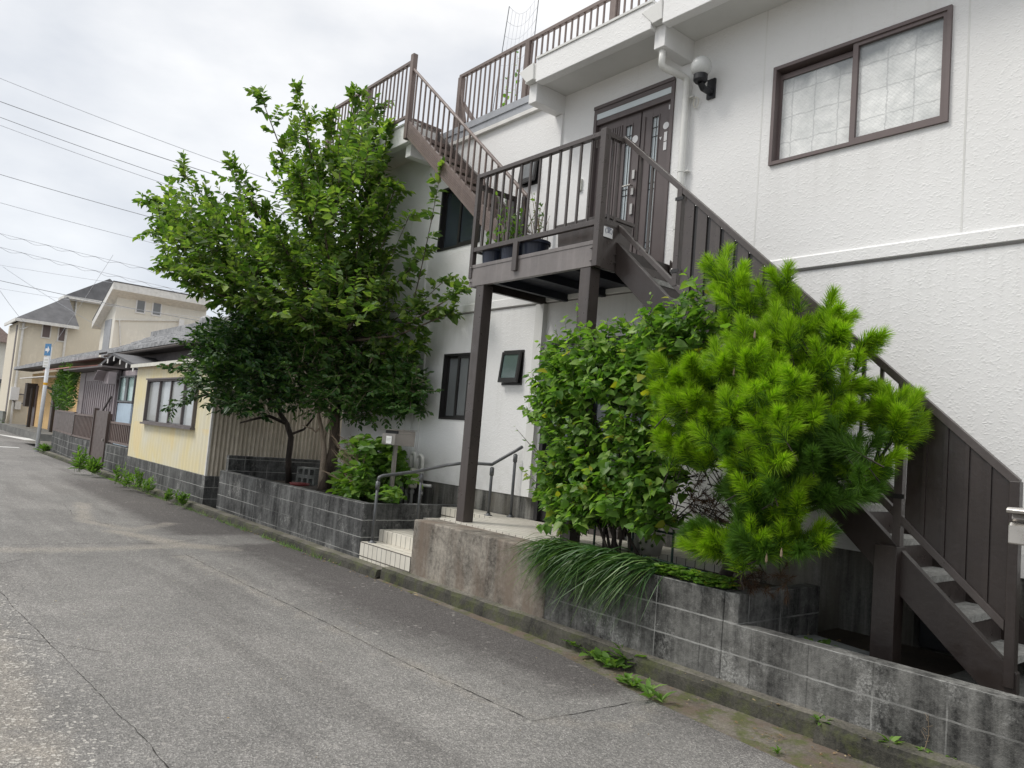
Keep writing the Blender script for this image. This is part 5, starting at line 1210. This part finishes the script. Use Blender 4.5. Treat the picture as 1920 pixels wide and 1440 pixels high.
# ---------------------------------------------------------------- hydrangea and dry twigs
hy=thing('hydrangea_bush','bright green hydrangea bush with big leaves and dry twigs behind the block wall','bush',(-9.4,5.3,.6)); lv=Leaves(); tw=MB()
for k in range(330):
    px,py=inblob(*[(690,870,55,55),(710,905,70,38),(695,850,40,40),(738,860,18,35),(660,910,40,30)][k%5])
    p=onY(px,py,rng.uniform(5.35,5.9) if px>690 and py<915 else rng.uniform(4.78,5.5)); 
    if p[2]<.68: p[2]=.68+rng.random()*.2
    p=fixwall(p)
    dr=unit(np.array([rng.normal(0,.6),rng.normal(-.5,.5),.8])); n=5
    ang=rng.uniform(0,6.28,n)+np.arange(n)*2.4; rad=np.stack([np.cos(ang),np.sin(ang),0*ang],1)
    D=rad*.9+dr*.35-UP*.3+rng.normal(0,.25,(n,3)); lv.add(np.repeat(p[None],n,0)+rng.normal(0,.015,(n,3)),D,UP*.7-LIT*.5+rng.normal(0,.4,(n,3)),rng.uniform(.10,.18,n),rng.uniform(.07,.115,n))
    if k%3==0: tw.tube([np.array((p[0]*.4-9.4*.6,5.3,.6)),p],[.006,.003],5,False)
lv.build('leaves',M['leaf_hyd'],hy,'oval'); tw.build('stems',M['stemg'],hy)
b=MB()
for k in range(34):
    a=onY(rng.uniform(640,680),rng.uniform(840,880),4.9); d=np.array([rng.normal(-.35,.3),rng.normal(-.1,.2),rng.uniform(.05,.6)]); c=a+unit(d)*rng.uniform(.15,.42)
    b.tube([a,(a+c)/2+rng.normal(0,.02,3),c],[.005,.004,.002],4,False)
for k in range(8):
    a=onY(rng.uniform(650,670),rng.uniform(890,905),4.95); c=onY(a[0]*0+rng.uniform(600,640),rng.uniform(880,900),4.95); b.tube([a,(a+c)/2+rng.normal(0,.02,3),c],[.006,.005,.002],4,False)
b.build('dry_twigs',M['twig'],hy)
# ---------------------------------------------------------------- leafy shrub before the porch
sb_=thing('leafy_shrub','large green shrub with pointed leaves and upright shoots under the steel landing','shrub',(-4.3,4.95,.66)); lv=Leaves(); tw=MB(); tk=MB()
for k in range(11):
    a=np.array((-4.35+rng.normal(0,.12),4.95+rng.normal(0,.06),.66)); c=onY(rng.uniform(1080,1260),rng.uniform(640,860),rng.uniform(4.8,5.1))
    tk.tube([a,a*.5+c*.5+rng.normal(0,.06,3),c],[.014,.010,.005],6)
for cx,cy,rx,ry,n in [(1130,770,125,95,118),(1060,810,60,110,42),(1210,700,100,85,78),(1150,890,115,70,62),(1255,640,62,50,30),(1090,690,70,55,36),(1080,930,75,50,40),(1310,620,50,60,18),(1170,945,100,45,48),(1240,880,70,70,34),(1110,975,80,30,34),(1210,975,70,30,26)]:
    for k in range(int(n*1.9)):
        px,py=inblob(cx,cy,rx,ry); Y=rng.uniform(4.62,5.12); p=onY(px,py,Y)
        dr=np.array([rng.normal(-.1,.5),rng.normal(-.45,.35),rng.uniform(.1,1.0)])
        shoot(lv,tw,p,dr,rng.uniform(.12,.26),8,.092,.068,droop=.45,spread=.8,fold=.5,rtwig=.003)
for (ax,ay),(bx,by) in [((1085,700),(1083,572)),((1060,740),(1042,612)),((1130,690),(1130,622)),((1155,700),(1152,610)),((1178,690),(1178,612)),((1222,660),(1220,552)),((1240,650),(1270,575)),((1265,650),(1302,560)),((1290,640),(1330,545)),((1205,690),(1195,615)),((1110,700),(1108,630)),((1050,900),(965,800)),((1050,930),(1000,830)),((1040,740),(985,745)),((1060,980),(1050,1000)),((1120,960),(1095,975)),((1200,950),(1185,985)),((1340,600),(1372,562)),((1350,640),(1400,590)),((1030,990),(1010,985)),((1260,830),(1290,800))]:
    A=onY(ax,ay,4.85); B=onY(bx,by,4.78+rng.normal(0,.06)); d=B-A; shoot(lv,tw,A,d,np.linalg.norm(d),11,.068,.045,droop=.5,spread=.6,fold=.5,rtwig=.005)
for k in range(60):
    a=onY(rng.uniform(1180,1330),rng.uniform(870,1010),rng.uniform(4.85,5.05)); c=a+rng.normal(0,.12,3); tw.tube([a,(a+c)/2+rng.normal(0,.03,3),c],[.005,.004,.002],4,False)
tk.build('stems',M['barkdk'],sb_); tw.build('twigs',M['barkdk'],sb_); lv.build('leaves',M['leaf_shrub'],sb_,'heart')
# ---------------------------------------------------------------- pine
pn=thing('pine_tree','bushy bright green pine with long needles in front of the steel stairs','tree',(-3.35,4.85,.66))
class Needles:
    def __init__(s): s.V=[]; s.old=None
    def shoot(s,p,d,L,n,nl,w=.0017):
        d=unit(d); a=unit(np.cross(d,UP+np.array([.01,.02,0]))); c=np.cross(d,a)
        t=rng.random(n)**.8; th=rng.uniform(0,2*math.pi,n); op=np.radians(rng.uniform(24,70,n))*(1.15-.6*t)
        rad=np.outer(np.cos(th),a)+np.outer(np.sin(th),c); D=d*np.cos(op)[:,None]+rad*np.sin(op)[:,None]-UP*.06
        P=p+np.outer(t*L,d); ln=(nl*rng.uniform(.8,1.1,n)*(1-.2*t))[:,None]; S_=unit(np.cross(D,rng.normal(0,1,(n,3))))
        mid=P+D*ln*.55; tip=P+D*ln-UP*ln*.07
        q=np.stack([P-S_*w,P+S_*w,mid+S_*w*.9,tip,mid-S_*w*.9],1)
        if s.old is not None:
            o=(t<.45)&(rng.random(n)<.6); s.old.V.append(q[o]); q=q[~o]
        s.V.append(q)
    def build(s,name,m,parent):
        V=np.concatenate(s.V); n=len(V); F=(np.arange(n)[:,None,None]*5+np.array([(0,1,2),(0,2,4),(4,2,3)])[None]).reshape(-1,3)
        return rawmesh(name,V.reshape(-1,3),F,m,parent)
nw,no_,nd=Needles(),Needles(),Needles(); nw.old=no_; tk=MB()
root=np.array((-3.33,4.86,.64)); P1=onY(1405,930,4.86); P2=onY(1395,760,4.84); P3=onY(1370,610,4.83); P4=onY(1347,520,4.82)
tk.tube([root,(root+P1)/2+np.array((.05,0,0)),P1,P2,P3,P4],[.05,.045,.04,.03,.02,.008],9)
def tipshoot(tip,frm,Y,Yf,L=.24,n=190,nl=.088,kind=0):
    B=onY(*tip,Y); A=onY(*frm,Yf); d=unit(B-A); 
    (nw,no_)[kind].shoot(B-d*L,d,L*.93,n,nl)
def branch(a,b,Ya,Yb,nsub,spread=.55,kind=0,r=.012,L=.16):
    nsub=int(nsub*1.45)+1
    A=onY(*a,Ya); B=onY(*b,Yb); d=B-A; Ln=np.linalg.norm(d); dn=d/Ln; mid=(A+B)/2-UP*.05*Ln
    tk.tube([A,mid,B],[r,r*.7,r*.35],6)
    nn=(nw,no_)[kind]
    for k in range(nsub):
        t=.4+.6*(k+rng.random())/nsub; p=(1-t)**2*A+2*t*(1-t)*mid+t*t*B
        q=rng.normal(0,spread,3); q[2]=abs(q[2])*.9+.42; dd=unit(dn*.65+q); l=L*rng.uniform(.7,1.45)
        tk.tube([p,p+dd*l],[.004,.003],4,False); nn.shoot(p+dd*l*.1,dd,l*.95,int(330*l/.14),.125)
    nn.shoot(B-dn*L,unit(dn+UP*.25),L*.9,380,.125)
BR=[((1360,620),(1347,503),4.83,4.82,3),((1370,640),(1372,535),4.83,4.78,3),((1380,660),(1395,545),4.83,4.85,3),((1385,680),(1478,545),4.84,4.9,5),((1390,700),(1540,615),4.84,4.95,6),((1395,700),(1572,592),4.84,4.98,5),
    ((1395,730),(1632,655),4.84,5.0,6),((1500,660),(1568,650),4.9,4.85,4),((1400,760),(1530,720),4.84,4.7,5),((1400,760),(1600,740),4.84,4.9,6),((1400,740),(1420,640),4.84,4.65,4),((1390,720),(1460,640),4.8,4.6,5),
    ((1395,800),(1228,738),4.84,4.6,7),((1395,790),(1250,705),4.84,4.55,6),((1395,780),(1305,705),4.84,4.5,6),((1395,790),(1345,690),4.84,4.45,5),((1395,800),(1405,700),4.84,4.4,6),((1395,810),(1440,735),4.84,4.4,6),((1400,820),(1500,740),4.84,4.45,6),
    ((1400,830),(1290,770),4.84,4.45,6),((1400,840),(1530,790),4.84,4.5,6),((1400,830),(1370,780),4.84,4.32,5),((1400,840),(1460,800),4.84,4.35,5),((1400,830),(1590,800),4.84,4.75,5),
    ((1400,850),(1650,770),4.84,5.0,5),((1640,870),(1668,765),5.0,5.02,4),((1640,870),(1715,815),5.0,5.02,4),((1650,860),(1690,790),5.0,4.98,3)]
for a,b_,ya,yb,n in BR: branch(a,b_,ya,yb,n)
BO=[((1400,880),(1255,850),4.84,4.55,6),((1400,890),(1300,830),4.84,4.5,5),((1400,900),(1570,870),4.84,4.7,6),((1400,900),(1640,890),4.84,4.85,5),((1400,920),(1630,930),4.84,4.8,5),((1400,930),(1560,945),4.84,4.6,5),((1400,900),(1450,870),4.84,4.4,6),((1400,890),(1370,850),4.84,4.4,5),
    ((1400,960),(1460,930),4.84,4.45,6),((1405,980),(1500,970),4.84,4.5,5),((1410,1000),(1420,960),4.84,4.45,4),((1410,1010),(1310,1015),4.84,4.6,5),((1410,1010),(1340,1045),4.84,4.55,6),((1415,1020),(1430,1050),4.84,4.45,6),((1415,1020),(1500,1040),4.84,4.55,6),((1415,1010),(1525,1030),4.84,4.65,5),((1410,930),(1480,890),4.84,4.5,5),((1400,870),(1520,850),4.84,4.55,5),((1400,860),(1330,800),4.84,4.5,5)]
for i,(a,b_,ya,yb,n) in enumerate(BO): branch(a,b_,ya,yb,n,kind=1 if i%3 else 0)
for (cx,cy,rx,ry,n,k,ya,yb) in [(1330,800,95,60,22,0,4.4,4.65),(1290,860,60,45,12,0,4.45,4.7),(1440,800,70,60,14,0,4.35,4.6),(1590,890,50,60,14,1,4.6,4.9),(1470,700,80,50,12,0,4.5,4.8),(1400,700,60,60,12,0,4.45,4.75),(1420,900,60,50,12,0,4.4,4.6),(1280,760,50,40,10,0,4.45,4.65),(1430,1050,80,30,12,0,4.45,4.65),(1430,860,120,60,20,1,4.5,4.8),(1450,640,90,70,14,0,4.7,4.95),(1400,1030,80,40,14,1,4.5,4.75),(1560,720,60,60,8,0,4.75,5.0),(1430,940,90,50,12,1,4.55,4.85)]:
    for j in range(n):
        px,py=inblob(cx,cy,rx,ry); p=onY(px,py,rng.uniform(ya,yb)); d=unit(np.array([rng.normal(0,.6),rng.normal(-.4,.35),rng.uniform(.3,1.2)])); l=rng.uniform(.15,.26)
        (nw,no_)[k].shoot(p,d,l*.9,330,.125); tk.tube([p-d*.12,p+d*l],[.005,.003],4,False)
A=onY(1640,870,5.0); tk.tube([onY(1400,1000,4.86),onY(1590,930,4.95),A],[.018,.013,.009],6)
for j in range(36):
    px,py=inblob(1345,935,55,60); p=onY(px,py,rng.uniform(4.75,5.0)); nd.shoot(p,unit(rng.normal(0,1,3)),.14,60,.07); 
    if j%2: q=onY(1400,1000,4.9); tk.tube([q,(q+p)/2+rng.normal(0,.03,3),p],[.007,.005,.003],4,False)
for j in range(20):
    px,py=inblob(1440,1090,60,14); nd.shoot(onY(px,py,4.72),unit(rng.normal(0,1,3)),.1,40,.06)
b=MB()
for px,py in ((1376,700),(1384,745),(1288,770),(1437,1050),(1465,1040),(1415,630)):
    p=onY(px,py,4.42 if py<1000 else 4.4); b.lathe(p,[(.0001,-.02),(.008,-.01),(.007,.02),(.0001,.045)],7)
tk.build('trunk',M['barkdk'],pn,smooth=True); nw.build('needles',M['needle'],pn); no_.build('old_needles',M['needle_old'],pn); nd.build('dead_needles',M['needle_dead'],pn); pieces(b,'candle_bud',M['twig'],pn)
# ---------------------------------------------------------------- grass clump, ground cover
n=1250; X=rng.uniform(-4.86,-3.62,n); Yr=rng.uniform(4.64,4.82,n); k=rng.uniform(.75,1.45,n)[:,None]*np.where(X<-4.6,.8,1)[:,None]
R0=np.stack([X,Yr,np.full(n,.71)],1); P1_=R0+np.stack([rng.normal(-.10,.07,n),rng.normal(-.10,.05,n),rng.uniform(.12,.24,n)],1)*k
P2_=R0+np.stack([rng.normal(-.28,.12,n),rng.normal(-.25,.07,n),rng.uniform(-.36,-.02,n)],1)*k
V=[];wd=rng.uniform(.0045,.0095,n)[:,None]; sd=unit(np.cross(P2_-R0,UP)+rng.normal(0,.2,(n,3)))
for t in np.linspace(0,1,7):
    p=(1-t)**2*R0+2*t*(1-t)*P1_+t*t*P2_; ww=wd*(1-t**2.2)+.0003; V+=[p-sd*ww,p+sd*ww]
V=np.stack(V,1); F=np.concatenate([np.array([[2*i,2*i+1,2*i+3,2*i+2]]) for i in range(6)]); F=(np.arange(n)[:,None,None]*14+F[None]).reshape(-1,4)
go=rawmesh('grass_clump',V.reshape(-1,3),F,M['grass'],None); tag(go,'long arching dark grass spilling over the planter wall','grass',None,'stuff')
lv=Leaves()
for j in range(190):
    p=np.array((rng.uniform(-3.75,-3.08),rng.uniform(4.585,4.74),.72+rng.random()*.07)); m_=5; a=rng.uniform(0,6.28,m_); D=np.stack([np.cos(a),np.sin(a),.3+0*a],1)
    lv.add(np.repeat(p[None],m_,0),D,UP+rng.normal(0,.3,(m_,3)),rng.uniform(.035,.065,m_),rng.uniform(.026,.042,m_))
gc=lv.build('ground_cover',M['leaf_shrub'],None,'oval'); tag(gc,'small leafy ground cover along the planter top below the pine','ground cover',None,'stuff')
# ---------------------------------------------------------------- weeds, each a plant
def weed(label,px,py,z,n,ln,wd,kind='rosette',hgt=.1,m='weed',Y=None):
    p=onZ(px,py,z) if Y is None else onY(px,py,Y); t=thing('weed',label,'weed',tuple(p),'weeds along the gutter and walls'); lv=Leaves(); tw=MB()
    if kind=='rosette':
        a=np.arange(n)*2.399+rng.uniform(0,6); e=rng.uniform(.15,1.1,n); D=np.stack([np.cos(a),np.sin(a),e],1)
        c3=np.repeat(rng.normal(0,.045,(3,3))*[1,.7,0],(n+2)//3,0)[:n] if n>12 else 0
        lv.add(np.repeat(p[None],n,0)+rng.normal(0,.006,(n,3))+c3,D,UP*1.0-D*.2+rng.normal(0,.2,(n,3)),ln*rng.uniform(.6,1.25,n),wd*rng.uniform(.7,1.2,n))
    else:
        for s_ in range(n):
            d=np.array([rng.normal(0,.2),rng.normal(0,.2),1.]); q=p+np.array([rng.normal(0,.03),rng.normal(0,.03),0]); shoot(lv,tw,q,d,hgt*rng.uniform(.6,1.1),11,ln,wd,droop=.0,spread=.7,rtwig=.004,t0=.15)
    lv.build('leaves',M[m],t,'long' if kind=='rosette' else 'lance')
    if tw.v: tw.build('stem',M['stemg'],t)
WD=[('biggest weed rosette in the gutter below the block planter wall',1183,1252,.02,26,0.216,0.072,'rosette',0),
('low weed clump at the left end of the row below the planter wall',1072,1200,.02,21,0.101,0.050,'rosette',0),
('weed clump with the seed head by the kerb below the planter wall',1158,1200,.08,21,0.115,0.043,'rosette',0),
('low spreading weed second from the left below the planter wall',1092,1218,.02,24,0.129,0.043,'rosette',0),
('low spreading weed in the middle of the gutter row',1118,1236,.02,24,0.115,0.043,'rosette',0),
('small weed just left of the biggest rosette',1140,1248,.02,19,0.129,0.043,'rosette',0),
('tiny star shaped weed right of the biggest rosette',1172,1278,.01,16,0.101,0.031,'rosette',0),
('narrow leaved weed at the asphalt edge',1208,1292,.01,19,0.101,0.029,'rosette',0),
('grey green weed last in the gutter row by the road crack',1234,1312,.01,18,0.125,0.026,'rosette',0),
('single bright weed growing on the kerb under the boundary wall',1540,1355,.11,11,0.075,0.024,'rosette',0),
('bright weed on the kerb near the lower right corner',1672,1398,.11,11,0.088,0.034,'rosette',0),
('small weed beside the grey board under the stairs',1539,1215,.36,16,0.101,0.036,'rosette',0),
('faint weed seedling on the road edge near the bottom',1458,1410,.01,7,0.050,0.018,'rosette',0),
('short upright weed near the far end of the gutter by the gate',147,885,.06,7,.20,.06,'stem',0.54),
('broad weed tuft beside the gate wall',176,890,.06,9,.22,.06,'stem',0.32),
('upright weed below the yellow shed, nearest the gate',219,908,.06,5,.13,.04,'stem',0.40),
('upright weed below the yellow shed, second along',237,914,.06,6,.13,.04,'stem',0.32),
('tall upright weed below the middle of the yellow shed',254,918,.06,6,.13,.04,'stem',0.40),
('upright weed below the shed window',275,924,.06,6,.12,.04,'stem',0.29),
('low weed in the gutter right of the shed window',318,940,.05,6,.10,.035,'stem',0.18),
('leafy weed in the gutter before the shed corner',343,948,.05,9,.10,.035,'stem',0.24),
('dark weed at the foot of the shed corner',388,938,.1,10,0.150,0.060,'rosette',0),
('weed sprig on the kerb below the left block wall',557,992,.10,4,.06,.025,'stem',0.11),
('weed at the foot of the sign pole',82,850,.02,7,.22,.05,'stem',0.25),
('tall pale weed behind the solid brown fence panel',124,772,.0,2,.26,.06,'stem',1.3)]
for i,w_ in enumerate(WD):
    weed(*w_[:3],w_[3],w_[4],w_[5],w_[6],w_[7],w_[8]*1.0,Y=5.1 if 'behind the solid' in w_[0] else None)
for lab,px,py in (('dry seed stalk on the kerb, left of two under the boundary wall',1733,1408),('thin dry seed stalk on the kerb, right of two under the boundary wall',1785,1420)):
    p=onZ(px,py,.13); t=thing('dry_stalk',lab,'weed',tuple(p)); b=MB(); lv=Leaves()
    tip=p+np.array((rng.normal(0,.03),.0,.20)); b.tube([p,(p+tip)/2+rng.normal(0,.008,3),tip],[.0025,.002,.001],5)
    for k in range(9):
        f=.25+.08*k; q=p*(1-f)+tip*f; d=np.array((rng.normal(0,1),rng.normal(0,1),.6)); b.tube([q,q+unit(d)*rng.uniform(.015,.05)],[.0015,.001],4)
    b.build('stalk',M['twig'],t); lv.add(np.repeat(p[None],6,0),np.stack([np.cos(np.arange(6.)*1.1),np.sin(np.arange(6.)*1.1),np.full(6,.3)],1),np.repeat(UP[None],6,0),np.full(6,.05),np.full(6,.02)); lv.build('leaves',M['weed'],t,'long')
lv=Leaves(); 
def litter(x0,x1,y0,y1,z,n,s=.02):
    p=np.stack([rng.uniform(x0,x1,n),rng.uniform(y0,y1,n),np.full(n,z)],1); D=np.stack([rng.normal(0,1,n),rng.normal(0,1,n),rng.normal(0,.1,n)],1); lv.add(p,D,UP+rng.normal(0,.25,(n,3)),rng.uniform(.5,1.6,n)*s,rng.uniform(.3,.8,n)*s)
litter(-4.4,-2.0,4.2,4.44,.016,60); litter(-2.6,-1.2,4.0,4.35,.016,30); litter(-13,-6,4.32,4.45,.018,90,.03); litter(-3.4,-1,4.43,4.58,.125,24); litter(-3.0,-2.2,4.75,5.6,.37,50,.03); litter(-9,-2,1.2,4.1,.006,50,.014)
tag(lv.build('leaf_litter',M['litter'],None,'oval'),'dry leaf litter scattered along the gutter','leaf litter',None,'stuff')
# seedling moss tufts: fine blades along the left gutter
n=3000; X=rng.uniform(-21,-8.2,n); X=X[np.sin(X*3.1)+np.sin(X*7.7)+rng.normal(0,.8,n)>-.3]; n=len(X); Yr=4.40+rng.normal(0,.03,n); h=rng.uniform(.015,.07,n)*(rng.random(n)**1.2+.3)
V=np.stack([np.stack([X-.006,Yr,0*X+.01],1),np.stack([X+.006,Yr,0*X+.01],1),np.stack([X+rng.normal(0,.02,n),Yr+rng.normal(0,.02,n),.01+h],1)],1)
tag(rawmesh('moss_tufts',V.reshape(-1,3),np.arange(3*n).reshape(-1,3),M['weed'],None),'tiny moss and grass tufts along the left gutter','moss',None,'stuff')
# ---------------------------------------------------------------- bush behind the brown fence
hb_=thing('green_bush','feathery green bush standing behind the brown fence','bush',(-33.5,5.6,0)); lv=Leaves(); tw=MB()
for k in range(330):
    px,py=inblob(*[(124,738,20,36),(120,748,18,32),(130,715,15,20)][k%3]); p=onY(px,py,rng.uniform(5.3,5.9)); shoot(lv,None,p,np.array([rng.normal(0,.5),rng.normal(-.2,.4),.9]),.35,7,.15,.06,droop=.1)
tw.tube([(-33.5,5.6,0),(-33.5,5.6,2.2)],.08,6); tw.build('trunk',M['bark'],hb_); lv.build('crown',M['hedge'],hb_,'lance')
hb2=thing('green_bush','low green bush at the far left beside the grey block wall','bush',(-56,5.7,0)); lv=Leaves()
for k in range(60): 
    p=np.array((-55.5+rng.normal(0,1.2),5.5+rng.normal(0,.25),rng.uniform(.1,.5))); shoot(lv,None,p,np.array([rng.normal(0,.5),rng.normal(-.2,.4),.9]),.35,7,.16,.07)
lv.build('crown',M['hedge'],hb2,'lance')
# ---------------------------------------------------------------- potted plants on the landing
PG='pots on the steel landing'
def potplant(label,px,r,h,Y,nst,H_,ll,bare=False,seed=0):
    x=onY(px,470,Y)[0]; t=pot('potted_plant',label,x,Y,r,h,None,0,PG); lv=Leaves(); tw=MB()
    for k in range(nst):
        s=np.array((x+rng.normal(0,r*.4),Y+rng.normal(0,r*.4),3.42+h*.9)); d=np.array([rng.normal(0,.25),rng.normal(0,.25),1.]); L=H_*rng.uniform(.45,1)
        if bare and k%3: tw.tube([s,s+unit(d)*L*.6,s+unit(d)*L+rng.normal(0,.05,3)],[.006,.004,.002],5,False)
        else: shoot(lv,tw,s,d,L,7,ll,ll*.7,droop=.2,rtwig=.007,t0=.3)
    lv.build('foliage',M['leaf_hyd'],t,'oval'); tw.build('stems',M['stemg'] if not bare else M['twig'],t); return t
potplant('left dark blue pot on the steel landing with low leafy plant',925,.125,.30,5.10,6,.30,.07)
potplant('middle dark blue pot on the steel landing with tall green stems',962,.14,.31,5.12,9,.75,.08)
pp=potplant('right dark blue pot on the steel landing with thin bare stems and few leaves',1003,.15,.30,5.14,13,.55,.06,True)
b=MB(); 
for k in range(5): b.lathe((pp.location[0]+rng.normal(-.02,.05),5.06,3.75+rng.random()*.05),[(.0001,-.01),(.018,0),(.0001,.012)],8)
b.build('flower',M['signwhite'],pp)
bx_=thing('planter_box','brown square planter box on the landing beside the upper door','planter box',(-5.3,5.3,3.42))
b=MB(); b.prism([(-5.62,3.422),(-5.02,3.422),(-4.985,3.80),(-5.655,3.80)],'y',5.12,5.5); b.build('box',M['brown'],bx_,bevel=.006)
MB().box(-5.67,-4.97,5.105,5.515,3.80,3.835).build('rim',M['brown'],bx_,bevel=.004)
rc=thing('roof_plant','sparse climbing plant with round leaves behind the roof railing','plant',(-7.6,6.5,6.12)); lv=Leaves(); tw=MB()
for px,py0,py1 in ((945,205,140),(985,190,140),(965,195,100),(950,200,170)):
    a=onY(px,py0,6.5); c=onY(px+rng.normal(6,4),py1,6.5); a[2]=6.12; d=c-a; shoot(lv,tw,a,d,np.linalg.norm(d),9,.075,.06,droop=.3,rtwig=.006,t0=.3)
lv.build('foliage',M['leaf_shrub'],rc,'oval'); tw.build('stems',M['twig'],rc)
